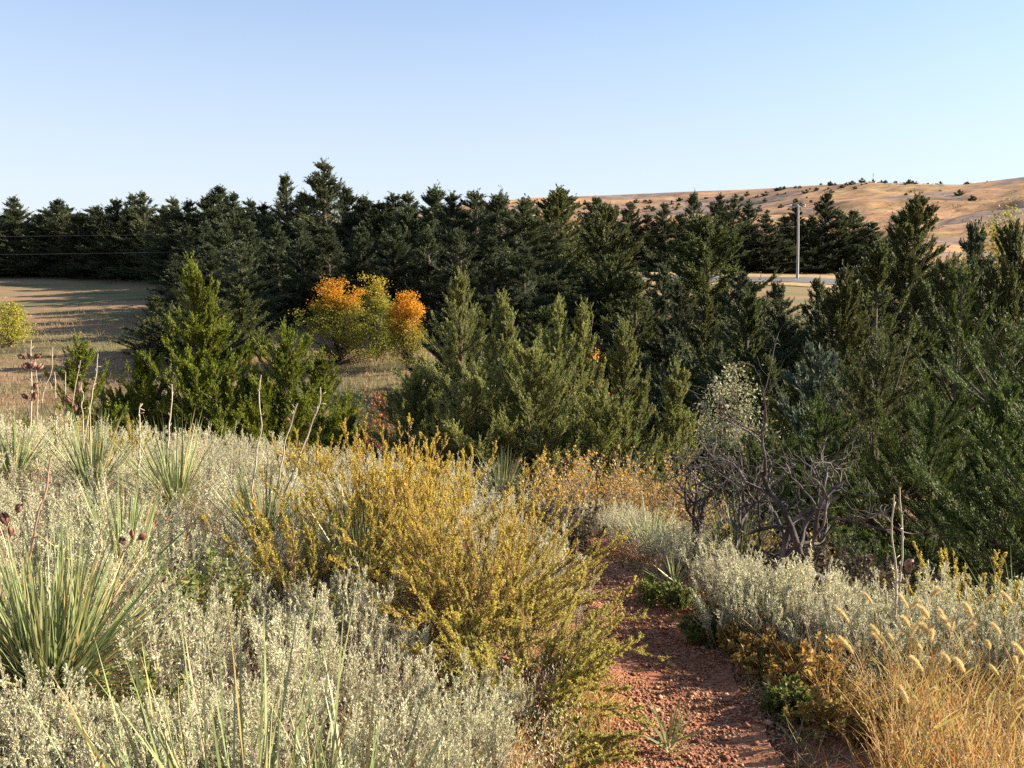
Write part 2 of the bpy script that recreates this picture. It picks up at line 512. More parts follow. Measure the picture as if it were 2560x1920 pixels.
# path sheet, finer and rougher
pyv = np.arange(PY_[0], PY_[-1], 0.025)
pu = np.linspace(0, 1, 46)
jl = 0.05 * noise2(pyv, pyv * 0, 21, 3, 5.0)
jr = 0.07 * noise2(pyv, pyv * 0, 22, 4, 5.0)
XL = np.interp(pyv, PY_, PL) + jl
XR = np.interp(pyv, PY_, PR) + jr
PX = XL[:, None] + (XR - XL)[:, None] * pu[None]
PYY = np.repeat(pyv[:, None], len(pu), 1)
edge = np.minimum(pu, 1 - pu) * 2
PZ = hgt(PX, PYY) + 0.012 - 0.02 * np.minimum(1, edge * 2)[None] + 0.008 * noise2(PX, PYY, 31, 4, 14.0) + 0.006 + 0.012 * noise2(PX, PYY, 33, 2, 3.0)
PZ[:, 0] -= 0.03
PZ[:, -1] -= 0.03
p = grid_obj('path', PX, PYY, PZ, M['path'])
tag(p, kind='structure')


def path_z(x, y):
    return hgt(x, y) - 0.002 + 0.008 * noise2(x, y, 31, 4, 14.0) + 0.012 * noise2(x, y, 33, 2, 3.0)


# gravel: irregular pebbles lying on the trail
def gravel(n, rg):
    y = PY_[0] + (min(PY_[-1], 8.0) - PY_[0]) * rg.random(n) ** 1.2
    l, r = np.interp(y, PY_, PL), np.interp(y, PY_, PR)
    u = rg.random(n)
    u = np.where(rg.random(n) < 0.15, u ** 2.0, u)
    u = np.where(rg.random(n) < 0.16, -0.15 + 1.5 * rg.random(n), u)
    x = l - 0.06 + (r - l + 0.12) * u
    s = 0.0032 + 0.0085 * rg.random(n) ** 2.8 + 0.018 * (rg.random(n) > 0.985) * rg.random(n)
    ed = np.clip(np.minimum((x - l) / (r - l), (r - x) / (r - l)) * 2, -1, 1)
    z = np.where(ed > 0, path_z(x, y) + 0.02 * (1 - np.minimum(1, ed * 2)), hgt(x, y)) + s * 0.3
    base = np.array([[1, 0, 0], [0, 1, 0], [-1, 0, 0], [0, -1, 0], [0, 0, 1], [0, 0, -1], [.6, .6, .5], [-.6, .6, .5], [-.6, -.6, .5], [.6, -.6, .5]], float)
    qs = np.array([[0, 6, 4, 9], [1, 7, 4, 6], [2, 8, 4, 7], [3, 9, 4, 8], [0, 5, 1, 6], [1, 5, 2, 7], [2, 5, 3, 8], [3, 5, 0, 9]])
    V = base[None] * (0.65 + 0.6 * rg.random((n, 10, 1))) * np.array([1, 0.85, 0.7])
    th = rg.random(n) * 6.283
    c, sn = np.cos(th), np.sin(th)
    Vx = V[..., 0] * c[:, None] - V[..., 1] * sn[:, None]
    Vy = V[..., 0] * sn[:, None] + V[..., 1] * c[:, None]
    V = np.stack([Vx, Vy, V[..., 2]], -1) * s[:, None, None] + np.stack([x, y, z], -1)[:, None]
    Q = qs[None] + (np.arange(n) * 10)[:, None, None]
    return V.reshape(-1, 3), Q.reshape(-1, 4)


o = Geo().add(*gravel(34000, np.random.default_rng(5))).build('gravel', M['gravel'])
tag(o, 'loose red gravel and pebbles on the dirt trail', 'gravel', kind='stuff')

# hills beyond the trees
RPX = np.array([-3000, 300, 900, 1150, 1260, 1330, 1500, 1700, 1850, 2000, 2170, 2300, 2400, 2480, 2560, 2700, 3200, 5000], float)
RPY = np.array([690, 640, 545, 515, 502, 495, 489, 479, 474, 465, 456, 461, 462, 452, 441, 428, 440, 560], float)


def ridge_slope(a):
    px = 1280 + a * F * 1.015
    py = np.interp(px, RPX, RPY)
    b = (960 - py) / F
    return (-sp + b * cp) / (cp + b * sp)


def hill_h(x, y):
    a = x / np.maximum(y, 1)
    s = ridge_slope(a)
    yr = 1050 + 160 * np.sin(a * 7 + 0.6)
    u = np.clip((y - 170) / (yr - 170), 0, 1.6)
    gsh = np.interp(u, [0, 0.25, 0.5, 0.75, 0.9, 1.0, 1.15, 1.6], [-0.15, 0.22, 0.5, 0.78, 0.93, 1.0, 0.95, 0.6])
    z = EYE + y * s * gsh
    amp = np.clip(u * 4, 0, 1) * np.clip((1.02 - u) * 5, 0, 1)
    z = z + amp * (5.5 * noise2(x, y, 41, 3, 0.016) - 5.0 * np.exp(-(noise2(x, y, 44, 2, 0.02) / 0.12) ** 2) + 0.8 * noise2(x, y, 46, 2, 0.11))
    return z - 14 * np.clip(1 - u * 7, 0, 1)


hx = np.linspace(-700, 1900, 330)
hy = np.concatenate([np.linspace(165, 1350, 260), np.linspace(1370, 2200, 20)])
HX, HY = np.meshgrid(hx, hy)
o = grid_obj('hills', HX, HY, hill_h(HX, HY), M['hills'])
tag(o, kind='structure')


# ------------------------------------------------------------------ cedar generator
def cedar(rg, H, R, nb, ns, nbl, bl, bw, pw=0.8, up=(12, 55), lump=0.22, sub=1.0, blo=0.02, lean=(0, 0), tb=1.25, skirt=0.6):
    """upswept juniper crown; returns foliage and wood geometry pieces"""
    u = rg.random(nb)
    t = blo + (0.985 - blo) * (u ** tb)
    az = rg.random(nb) * 2 * math.pi
    p1, p2, p3 = rg.random(3) * 6.283
    prof = (1 - t) ** pw * (skirt + (1 - skirt) * np.minimum(1, t / 0.14))
    lf = 1 + lump * (np.sin(2 * az + p1 + 4 * t) + 0.8 * np.sin(3 * az + p2 - 9 * t) + 0.35 * np.sin(t * 23 + p3)) * 0.6 + rg.normal(size=nb) * 0.2
    lf = lf * np.where(rg.random(nb) < 0.2, 1.33, 1.0)
    r = R * (prof * np.clip(lf, 0.35, 1.7) + 0.03)
    el = np.radians(np.clip(up[0] + (up[1] - up[0]) * t ** 0.8 + rg.normal(size=nb) * 9, -8, 78))
    rise = r * np.tan(el)
    rise = np.minimum(rise, 0.3 * H)
    z0 = np.maximum(t * H - 0.75 * rise, 0.015 * H)
    ex = 1.35
    lx, ly = lean

    def pos(i, s):
        zz = z0[i] + rise[i] * s ** ex
        return np.stack([r[i] * s * np.cos(az[i]) + lx * zz, r[i] * s * np.sin(az[i]) + ly * zz, zz], -1)

    def tan(i, s):
        return nrm(np.stack([r[i] * np.cos(az[i]), r[i] * np.sin(az[i]), rise[i] * ex * s ** (ex - 1)], -1))
    # limbs
    k = 6
    S = np.linspace(0, 1, k)
    I = np.arange(nb)
    limbs = np.stack([pos(I, np.full(nb, s)) for s in S], 1)
    lrad = (0.010 * H * (r / R))[:, None] * (1.0 - 0.85 * S)[None] * 0.55 + 0.0012 * H
    # sprays
    nt = nb * ns
    pr = (r + 0.24 * R) * (0.35 + rg.gamma(1.3, 0.8, nb))
    I = rg.choice(nb, nt, p=pr / pr.sum())
    s = 0.12 + 0.88 * rg.random(nt) ** 0.66
    tip = rg.random(nt) < 0.14
    s = np.where(tip, 0.97, s)
    s = np.where(rg.random(nt) < 0.16, 0.03 + 0.35 * rg.random(nt), s)
    P = pos(I, s)
    T = tan(I, s)
    side = nrm(np.cross(T, UP)) * rg.choice([-1, 1], nt)[:, None]
    D = T + side * (0.7 * rg.random(nt) + 0.12)[:, None] * (~tip)[:, None] + rg.normal(size=(nt, 3)) * 0.2 + UP * 0.28
    D = nrm(D)
    SL = sub * (0.07 + 0.20 * (1 - s) + 0.11 * tip) * (r[I] + 0.25 * R) * (0.6 + 0.8 * rg.random(nt)) + bl * 1.5
    # leading shoots at the very top
    nl_ = max(12, nt // 60)
    tl = 0.74 + 0.25 * rg.random(nl_)
    P = np.concatenate([P, np.stack([lx * tl * H, ly * tl * H, tl * H], -1)])
    D = np.concatenate([D, nrm(rg.normal(size=(nl_, 3)) * np.array([0.55, 0.55, 0.2]) * (1.12 - tl)[:, None] * 2.2 + UP)])
    SL = np.concatenate([SL, (0.035 + 0.06 * rg.random(nl_)) * H * 0.8])
    nt += nl_
    # needles along the sprays
    uu = rg.random((nt, nbl))
    curl = rg.normal(size=(nt, 1, 3)) * 0.15 + np.array([0, 0, 0.12])
    PP = P[:, None] + D[:, None] * (SL[:, None] * uu)[..., None] + curl * (SL[:, None] * uu ** 2)[..., None]
    DD = D[:, None] + rg.normal(size=(nt, nbl, 3)) * 0.26 + UP * 0.12
    PP = PP + rg.normal(size=PP.shape) * (0.10 * SL[:, None] * (1.05 - uu))[..., None]
    n = nt * nbl
    LL = bl * (0.6 + 0.8 * rg.random(n))
    fol = leaves(PP.reshape(-1, 3), DD.reshape(-1, 3), LL, LL * (bw / bl), rg)
    zz = np.linspace(0, 0.96 * H, 8)
    trunk = np.stack([lx * zz, ly * zz, zz - 0.15], -1)
    trad = 0.022 * H * (1 - 0.93 * zz / H) + 0.003 * H
    return fol, tubes(limbs, lrad, 4), tubes(trunk, trad, 8)


def make_cedar(name, cols, seed, label, cat='tree', group=None, pieces=None, loc=(0, 0, 0), **kw):
    """pieces: list of (dx, dy, kwargs) leaders forming one tree"""
    rg = np.random.default_rng(seed)
    root = empty(name, loc)
    tag(root, label, cat, group)
    F_, W_ = Geo(), Geo()
    for dx, dy, k2 in (pieces or [(0, 0, {})]):
        kk = dict(kw)
        kk.update(k2)
        fol, limb, tr = cedar(rg, **kk)
        off = np.array([dx, dy, 0])
        F_.add(fol[0] + off, fol[1])
        W_.add(limb[0] + off, limb[1])
        W_.add(tr[0] + off, tr[1])
    F_.build('crown', M[cols], root)
    W_.build('trunk', M['bark'], root)
    return root


def place(root, px, Y, top_py, H0, wpx=None, R0=None, rz=0.0, sink=0.15, base_z=None):
    """stand a tree on the ground at forward distance Y so that its top reaches the photo's height"""
    top = at(px, top_py, Y)
    x = top[0]
    z = float(hgt(x, Y)) if base_z is None else base_z
    h = top[2] - z + sink
    s = h / H0
    sxy = s if wpx is None else (wpx / 2 / F * Y) / R0
    root.location = (x, Y, z - sink)
    root.scale = (sxy, sxy, s)
    root.rotation_euler = (0, 0, rz)
    return root


# far windbreak: six grown variants, copied along the ridge
FARV = []
for i in range(6):
    pwv = [0.95, 1.08, 0.9, 1.15, 1.0, 0.9][i]
    r0 = make_cedar('windbreak_cedar', 'cedar_far', 100 + i, 'x', H=9.0, R=2.5, nb=150, ns=17, nbl=28, bl=0.15, bw=0.034, pw=pwv, up=(-6, 46), lump=0.17, sub=0.95, tb=1.0, skirt=0.85)
    FARV.append(r0)
used = [False] * 6


def far_cedar(v, name, label, group, mat=None):
    if not used[v] and mat is None:
        used[v] = True
        c = FARV[v]
    else:
        c = copy_tree(FARV[v])
    c.name = name
    tag(c, label, 'tree', group)
    return c


rgW = np.random.default_rng(77)
WROW = [(-190, 510), (-120, 500), (-50, 515), (35, 498), (100, 540), (145, 505), (195, 535), (245, 520), (290, 505), (330, 493), (358, 488), (405, 525), (430, 500), (470, 508), (520, 495), (548, 474), (582, 488), (622, 505), (660, 515), (715, 447), (760, 490), (808, 411), (862, 474), (912, 498), (950, 515), (982, 494), (1022, 490), (1090, 474), (1132, 490), (1190, 488), (1250, 490), (1310, 505)]
for i, (px, tp) in enumerate(WROW):
    Yd = float(np.interp(px, [-200, 350, 700, 1100, 1400], [107, 102, 89, 75, 66])) + rgW.random() * 4
    if (px, tp) == (808, 411):
        lab, grp = 'tallest pointed cedar rising above the far row of dark trees', None
        Yd = 87
    elif (px, tp) == (715, 447):
        lab, grp = 'second tallest cedar with thin spire beside the tallest in the far row', None
        Yd = 90
    else:
        lab, grp = 'dark green cedar in the dense row along the top of the shaded slope', 'cedars in the far windbreak row'
    c = far_cedar(int(rgW.integers(6)), 'windbreak_cedar', lab, grp)
    w = (150 + 50 * rgW.random()) * 104 / Yd
    if px == 808:
        w = 230
    if px == 715:
        w = 150
    place(c, px, Yd, tp, 9.0, w, 2.3, rgW.random() * 6.28)
# second rank behind fills the gaps
for i, px in enumerate(np.arange(-180, 1330, 58)):
    c = far_cedar(int(rgW.integers(6)), 'windbreak_cedar', 'dark green cedar in the dense row along the top of the shaded slope', 'cedars in the far windbreak row')
    place(c, px + rgW.normal() * 12, float(np.interp(px, [-200, 350, 700, 1100, 1400], [112, 108, 97, 83, 74])) + rgW.random() * 3, 520 + rgW.random() * 24, 9.0, 210, 2.3, rgW.random() * 6.28)
for i, (px, Y, tp, w) in enumerate([(430, 96, 560, 130), (470, 88, 570, 140), (515, 82, 560, 150), (440, 74, 640, 140), (560, 77, 560, 160), (520, 68, 620, 160), (620, 72, 560, 170), (690, 70, 565, 170), (600, 64, 610, 170), (755, 68, 560, 180), (820, 67, 570, 180), (900, 65, 575, 180), (985, 64, 572, 190), (1070, 63, 580, 190), (1150, 62, 580, 190), (1230, 60, 600, 190), (1310, 60, 620, 170)]):
    c = far_cedar(i % 6, 'lower_cedar', 'black-green cedar in deep shade at the foot of the far row', 'shaded cedars at the foot of the far row')
    place(c, px, Y, tp, 9.0, w, 2.3, i * 1.1)  # row includes extra and taller cedars added to shade the left slope
# row right of the tall block, behind the road
for px, tp in [(1490, 500), (1575, 514), (1620, 540), (1660, 512), (1735, 486), (1800, 490), (1835, 500), (1872, 512), (1915, 540), (1960, 545), (1990, 518), (2065, 489), (2100, 530), (2135, 532), (2180, 560), (2235, 580), (1700, 540), (1530, 545), (2030, 545), (1770, 540)]:
    c = far_cedar(int(rgW.integers(6)), 'roadside_cedar', 'dark cedar in the row behind the road and utility pole', 'cedars behind the road')
    place(c, px, 112 + rgW.random() * 4, tp, 9.0, 110 + 40 * rgW.random(), 2.3, rgW.random() * 6.28)

# mid distance trees: four variants
MIDV = []
for i in range(4):
    r0 = make_cedar('valley_cedar', ['cedar_olive', 'cedar_olive', 'cedar_far', 'cedar_olive'][i], 200 + i, 'x', H=8.0, R=2.4, nb=150, ns=30, nbl=30, bl=0.11, bw=0.034, pw=[0.7, 0.9, 0.75, 0.6][i], up=(8, 55), lump=0.28, sub=0.8, tb=1.15, skirt=0.8)
    MIDV.append(r0)
mused = [False] * 4


def mid_cedar(v, px, Y, tp, w, label, group=None, rz=0.0, name='valley_cedar'):
    if not mused[v]:
        mused[v] = True
        c = MIDV[v]
    else:
        c = copy_tree(MIDV[v])
    c.name = name
    tag(c, label, 'tree', group)
    place(c, px, Y, tp, 8.0, w, 2.4, rz)
    return c


GV = 'cedars crowding the valley floor'
VL = 'shaded olive cedar crowded among others on the valley floor'
mid_cedar(0, 1395, 78, 478, 250, 'big broad cedar standing forward of the far row where the hills begin', rz=1)
mid_cedar(3, 1510, 70, 515, 210, 'rounded cedar just right of the big broad one, its right side lit')
mid_cedar(1, 1285, 84, 540, 190, 'cedar at the left shoulder of the big broad cedar', rz=2)
mid_cedar(3, 1772, 62, 543, 300, 'tall olive pyramid cedar left of the utility pole', rz=2.2)
mid_cedar(0, 2290, 58, 500, 250, 'broad dark cedar topping out against the orange hills', rz=0.5)
mid_cedar(3, 2225, 62, 600, 170, 'short dark cedar at the left foot of the broad one against the hills', rz=1.5)
mid_cedar(2, 575, 86, 582, 120, 'small pale cedar standing alone in front of the far row', rz=0.3)
mid_cedar(1, 1590, 46, 690, 210, 'sunlit pointed cedar behind the right end of the central cedars', rz=2.0)
mid_cedar(3, 1530, 60, 640, 200, 'dark cedar below the lit end of the road', rz=0.2)
for i, (px, Y, tp, w) in enumerate([(1660, 52, 670, 200), (1700, 44, 720, 190), (1765, 38, 745, 230), (1850, 50, 690, 220), (1870, 36, 745, 230), (1945, 48, 715, 200), (1960, 34, 800, 240), (2045, 46, 705, 200), (2060, 34, 760, 240), (2130, 52, 690, 200), (1690, 34, 850, 220), (1800, 29, 880, 240), (1920, 28, 900, 240), (1610, 32, 900, 200), (2010, 26, 930, 240), (1570, 50, 760, 180), (1470, 60, 700, 180)]):
    mid_cedar([2, 2, 1, 2, 0][i % 5], px, Y, tp, w, VL.replace('olive ', 'dark '), GV, rz=i * 1.3)  # mostly the dark green variant, also standing in for shade from taller trees
for i, (px, Y, tp, w) in enumerate([(1130, 45, 765, 200), (1200, 41, 785, 200), (1270, 37, 800, 200), (1360, 44, 770, 200)]):
    mid_cedar(i % 4, px, Y, tp, w, 'dark cedar added half hidden behind the central dusty cedars to cast shade', 'shade-casting cedars added behind the central clump', rz=i * 1.7)  # hidden trees added to shade the feet of the autumn trees
for i, (px, Y, tp, w) in enumerate([(390, 57, 745, 150), (455, 54, 715, 170), (530, 52, 740, 170), (600, 56, 720, 160)]):
    mid_cedar((i + 1) % 4, px, Y, tp, w, 'dark cedar added half hidden behind the bright green left cedar to cast shade', 'shade-casting cedars added behind the left cedar', rz=i * 1.1)  # hidden trees added to throw shade onto the left slope
mid_cedar(1, 2195, 33, 625, 330, 'tall brownish cedar with lit right flank above the valley', rz=0.4)
mid_cedar(0, 2110, 31, 690, 260, 'ragged brownish cedar leaning on the tall brownish one', rz=1.4)
mid_cedar(2, 2440, 42, 575, 260, 'dark round-topped cedar beside the yellow crown at the upper right')
mid_cedar(3, 2545, 38, 560, 240, 'tallest dark cedar at the far right edge', rz=2)
mid_cedar(0, 2370, 40, 660, 200, 'cedar filling the gap below the orange hills', rz=2.7)

# near cedars on the right, grown individually
HV = dict(nb=140, ns=38, nbl=36, bl=0.042, bw=0.0098, lump=0.3, sub=0.7)


def near_cedar(name, mat, seed, px, Y, tp, w, label, pw=0.75, rz=0.0, up=(10, 55), **kw):
    top = at(px, tp, Y)
    z = float(hgt(top[0], Y))
    H = top[2] - z + 0.15
    k = dict(HV)
    k.update(kw)
    k.update(H=H, R=w / 2 / F * Y, pw=pw, up=up)
    r0 = make_cedar(name, mat, seed, label, loc=(top[0], Y, z - 0.15), **k)
    r0.rotation_euler = (0, 0, rz)
    return r0


near_cedar('right_cedar', 'cedar_shade_green', 301, 2405, 19, 655, 400, 'tall bright green cedar with a narrow tip in front of the brownish cedars', pw=0.62, nb=150, bl=0.052, bw=0.0125, ns=34)
near_cedar('right_cedar', 'cedar_olive', 302, 2200, 17, 860, 430, 'wide olive cedar with drooping lit fringes right of the pine', pw=0.5, nb=150, bl=0.052, bw=0.0125, ns=34)
near_cedar('right_cedar', 'cedar_shade_green', 303, 2580, 15, 760, 480, 'deep green cedar cut off by the right edge', pw=0.55, nb=150, bl=0.052, bw=0.0125, ns=34)
near_cedar('right_cedar', 'cedar_shade_green', 304, 2330, 11.5, 1010, 560, 'dark spreading cedar behind the twin dead stalks', pw=0.45, nb=160, bl=0.031, bw=0.0078, nbl=42, ns=44)
near_cedar('right_cedar', 'cedar_shade_green', 305, 2515, 9.0, 975, 330, 'nearest cedar with one pale upright sprig at the right edge', pw=0.6, nb=130, bl=0.031, bw=0.0078, nbl=42, ns=44)
near_cedar('right_cedar', 'cedar_shade_green', 306, 2050, 13.5, 1010, 360, 'low bright green cedar behind the bare branches', pw=0.5, nb=120, up=(0, 40))
near_cedar('right_cedar', 'cedar_shade_green', 307, 1880, 11.2, 1100, 330, 'low mounded green cedar beneath the pale leafed shrub', pw=0.45, nb=110, up=(0, 40))
near_cedar('blue_pine', 'cedar_blue', 308, 2040, 21, 885, 170, 'small bluish pine with tufted shoots in the shade', pw=0.4, nb=90, ns=8, bl=0.16, bw=0.03)

near_cedar('right_cedar', 'cedar_shade_green', 330, 2790, 7.2, 930, 760, 'black-green cedar mostly outside the frame beyond the right edge', pw=0.5, nb=140, bl=0.031, bw=0.0078, nbl=42, ns=44)
near_cedar('right_cedar', 'cedar_shade_green', 331, 2950, 10.5, 520, 900, 'tall cedar outside the frame beyond the right edge', pw=0.5, nb=120)
# central dusty cedars
CK = dict(nb=150, ns=36, lump=0.3)
for sd, px, Y, tp, w, pw, up, lab in [
        (310, 1150, 15.5, 698, 420, 1.0, (0, 58), 'central dusty cedar with the tallest feathery leader'),
        (311, 1255, 15.0, 750, 230, 0.95, (30, 70), 'slim dusty cedar spire next to the tallest central leader'),
        (312, 1395, 14.2, 772, 250, 0.85, (35, 72), 'dusty cedar with two forked tips in front of the red leaves'),
        (317, 1460, 14.4, 782, 220, 0.85, (35, 72), 'dusty cedar with a curled tip right of the forked pair'),
        (313, 1560, 14.5, 825, 260, 0.85, (25, 66), 'dusty cedar sloping down at the right of the central clump'),
        (314, 1690, 13.5, 935, 260, 0.7, (20, 58), 'lowest dusty cedar with outstretched tips at the right of the clump'),
        (315, 1340, 13.2, 880, 420, 0.7, (10, 55), 'low dusty cedar spreading in front of the central clump'),
        (318, 1190, 13.4, 930, 340, 0.7, (10, 55), 'rounded dusty cedar at the front left of the central clump'),
        (319, 1510, 13.0, 985, 330, 0.65, (10, 55), 'rounded dusty cedar at the front right of the central clump'),
        (316, 1040, 15.0, 940, 280, 0.75, (5, 45), 'low dark cedar at the left foot of the central clump')]:
    near_cedar('central_cedar', 'cedar_dusty', sd, px, Y, tp, w * 1.22, lab, pw=pw, up=up, **CK)

# the bright green cedar at left: one tree with several leaders
yl = 20.0
tl = at(480, 665, yl)
zl = float(hgt(tl[0], yl))
Hl = tl[2] - zl + 0.2
S_ = yl / F
make_cedar('left_cedar', 'cedar_green', 320, 'bright green cedar with a tall ragged leader rising from the sage at left', loc=(tl[0], yl, zl - 0.2),
           H=Hl, R=2.0, nb=170, ns=42, nbl=38, bl=0.052, bw=0.0135, pw=0.85, up=(2, 54), lump=0.3, sub=0.8,
           pieces=[(0, 0, dict(R=1.55)), (-185 * S_, -0.2, dict(H=Hl * 0.52, R=1.7, nb=130, pw=0.7)), (165 * S_, -0.6, dict(H=Hl * 0.60, R=1.5, nb=120, pw=0.7, up=(10, 56))), (45 * S_, 0.1, dict(H=Hl * 0.84, R=1.1, nb=90, pw=0.8)), (235 * S_, -0.4, dict(H=Hl * 0.76, R=1.65, nb=150, pw=0.75, up=(12, 60))), (-130 * S_, -0.3, dict(H=Hl * 0.66, R=1.9, nb=150, pw=0.75)),
                   (60 * S_, -1.0, dict(H=Hl * 0.62, R=1.9, nb=140, pw=0.65)), (310 * S_, 0.2, dict(H=Hl * 0.66, R=1.35, nb=120, pw=0.75, up=(15, 58)))])
near_cedar('small_cedar', 'cedar_green', 321, 190, 17, 850, 190, 'small narrow cedar behind the yucca stalks at far left', pw=0.6, nb=75, up=(15, 62))
near_cedar('small_cedar', 'cedar_green', 322, 860, 15, 1045, 150, 'low green cedar seedling between the two big cedars', pw=0.5, nb=45, up=(5, 45))


# ------------------------------------------------------------------ broadleaf trees and shrubs
def broadleaf(rg, H, W, ncl, nl, ls, top_heavy=0.5, spread=0.16, trunk_r=0.05):
    """vase shaped small tree: trunk, curved limbs ending in leaf clusters"""
    u = rg.random(ncl)
    az = rg.random(ncl) * 6.283
    lob = 1 + 0.35 * np.sin(az * 3 + rg.random() * 6) + 0.25 * rg.normal(size=ncl)
    z = H * (0.12 + 0.86 * u ** (1 - top_heavy * 0.6))
    rr = W * 0.5 * np.sqrt(rg.random(ncl)) * np.sin(np.clip(0.25 + 0.7 * z / H, 0, 1) * math.pi) ** 0.6
    rr = rr * np.clip(lob, 0.3, 1.7)
    z = z * np.clip(1 + 0.10 * rg.normal(size=ncl) - 0.12 * (rr / (0.5 * W)) ** 2, 0.5, 1.12)
    C = np.stack([rr * np.cos(az), rr * np.sin(az), z], -1)
    k = 6
    S = np.linspace(0, 1, k)[None, :, None]
    st = np.stack([0 * z, 0 * z, z * 0.25], -1)[:, None]
    mid = np.stack([0.35 * C[:, 0], 0.35 * C[:, 1], z * 0.6], -1)[:, None]
    limbs = (1 - S) ** 2 * st + 2 * S * (1 - S) * mid + S ** 2 * C[:, None]
    lr = trunk_r * (0.5 - 0.42 * np.linspace(0, 1, k))[None] * np.ones((ncl, 1))
    P = C[:, None] + rg.normal(size=(ncl, nl, 3)) * np.array([1, 1, 0.75]) * spread
    D = rg.normal(size=(ncl * nl, 3)) + np.array([0, 0, -0.2])
    L = ls * (0.6 + 0.8 * rg.random(ncl * nl))
    fol = leaves(P.reshape(-1, 3), D, L, L * 0.55, rg)
    tz = np.linspace(-0.1, 0.8 * H, 7)
    tr = tubes(np.stack([0.03 * np.sin(tz * 3), 0.03 * np.cos(tz * 2), tz], -1), trunk_r * (1.1 - tz / H), 8)
    return fol, tubes(limbs, lr, 4), tr


def make_broadleaf(name, mat, seed, px, Y, tp, w, label, cat='tree', **kw):
    rg = np.random.default_rng(seed)
    top = at(px, tp, Y)
    z = float(hgt(top[0], Y))
    H = top[2] - z + 0.1
    k = dict(ncl=120, nl=60, ls=0.10, spread=0.17)
    k.update(kw)
    fol, limb, tr = broadleaf(rg, H, w / F * Y, **k)
    root = empty(name, (top[0], Y, z - 0.1))
    tag(root, label, cat)
    Geo().add(*fol).build('crown', M[mat], root)
    Geo().add(*limb).add(*tr).build('trunk', M['bark'], root)
    return root


make_broadleaf('autumn_tree', 'autumn', 401, 842, 52, 724, 175, 'orange-topped round tree left of the flame orange one', spread=0.2, ncl=220, nl=80, ls=0.105)
make_broadleaf('autumn_tree', 'autumn_green', 402, 938, 53.5, 708, 120, 'yellow-green tree squeezed between the two orange ones', spread=0.2, ncl=110, nl=50, ls=0.13)
make_broadleaf('autumn_tree', 'autumn_flame', 403, 1018, 51, 735, 100, 'narrow flame orange tree beside the central cedar tip', spread=0.18, ncl=140, nl=75, ls=0.105)
make_broadleaf('autumn_tree', 'autumn_flame', 404, 1470, 24, 845, 110, 'small orange-red tree peeping through the central cedars', spread=0.16, ncl=60, nl=60, ls=0.09)
make_broadleaf('yellow_tree', 'yellowgreen', 405, 20, 60, 762, 110, 'small yellow-green tree on the shaded slope at the left edge', spread=0.22, ncl=80, nl=60, ls=0.12)
make_broadleaf('yellow_tree', 'yellowgreen', 406, 2505, 56, 548, 130, 'yellowing crown showing between dark cedars at the upper right', spread=0.35, ncl=80, nl=60, ls=0.16)
make_broadleaf('rust_bush', 'rust', 407, 950, 19, 985, 90, 'rust red bush at the left foot of the central cedars', cat='bush', spread=0.14, ncl=60, nl=30, ls=0.06, trunk_r=0.02)
make_broadleaf('pale_shrub', 'pale', 408, 1830, 12.0, 985, 260, 'pale cream-leafed shrub standing among green cedars', cat='shrub', spread=0.085, ncl=170, nl=46, ls=0.042, top_heavy=0.9, trunk_r=0.025)


def twiggy(rg, n, L, spread, el=(35, 88), ntw=8, tl=0.3, nlf=10, ls=0.025, lw=0.6, start=0.3, r0=0.004, droop=0.1, wob=0.06, base=0.06, ldir=0.5, side=0.8):
    """many stemmed shrub: returns leaves, stems"""
    az = rg.random(n) * 6.283
    e = np.radians(el[0] + (el[1] - el[0]) * rg.random(n) ** 0.8)
    D = np.stack([np.cos(az) * np.cos(e) * spread, np.sin(az) * np.cos(e) * spread, np.sin(e)], -1)
    D = nrm(D)
    Ls = L * (0.6 + 0.5 * rg.random(n))
    P0 = np.stack([np.cos(az), np.sin(az), 0 * az], -1) * (base * np.sqrt(rg.random(n)))[:, None]
    k = 7
    S = np.linspace(0, 1, k)
    W1 = rg.normal(size=(n, 3)) * wob
    W2 = rg.normal(size=(n, 3)) * wob

    def pos(i, s):
        s_ = s[..., None]
        return P0[i] + D[i] * Ls[i][..., None] * s_ + (W1[i] * np.sin(s_ * 5) + W2[i] * np.sin(s_ * 9) * 0.5) * Ls[i][..., None] + np.array([0, 0, -1.0]) * (droop * Ls[i] * (1 - D[i][..., 2]) * 1.6)[..., None] * s_ ** 2
    I = np.arange(n)
    st = np.stack([pos(I, np.full(n, s)) for s in S], 1)
    g = [(st, r0 * (1.1 - 0.85 * S)[None] * np.ones((n, 1)))]
    nt = n * ntw
    I = np.repeat(np.arange(n), ntw)
    s = start + (1 - start) * rg.random(nt)
    P = pos(I, s)
    T = nrm(pos(I, s + 0.03) - P)
    sd = nrm(np.cross(T, rg.normal(size=(nt, 3))))
    TD = nrm(T + sd * side + UP * 0.25)
    TL = tl * L * (0.35 + 0.65 * (1 - s)) * (0.5 + 0.9 * rg.random(nt))
    S3 = np.linspace(0, 1, 4)[None, :, None]
    tw = P[:, None] + TD[:, None] * TL[:, None, None] * S3 + rg.normal(size=(nt, 1, 3)) * 0.15 * TL[:, None, None] * S3 ** 2
    g.append((tw, r0 * 0.4 * (1.1 - 0.8 * np.linspace(0, 1, 4))[None] * np.ones((nt, 1))))
    if nlf:
        u = 0.1 + 0.9 * rg.random((nt, nlf))
        LP = P[:, None] + TD[:, None] * (TL[:, None] * u)[..., None]
        LD = TD[:, None] * ldir + rg.normal(size=(nt, nlf, 3)) * 0.6
        ll = ls * (0.6 + 0.8 * rg.random(nt * nlf))
        lf = leaves(LP.reshape(-1, 3), LD.reshape(-1, 3), ll, ll * lw, rg)
    else:
        lf = None
    return lf, g


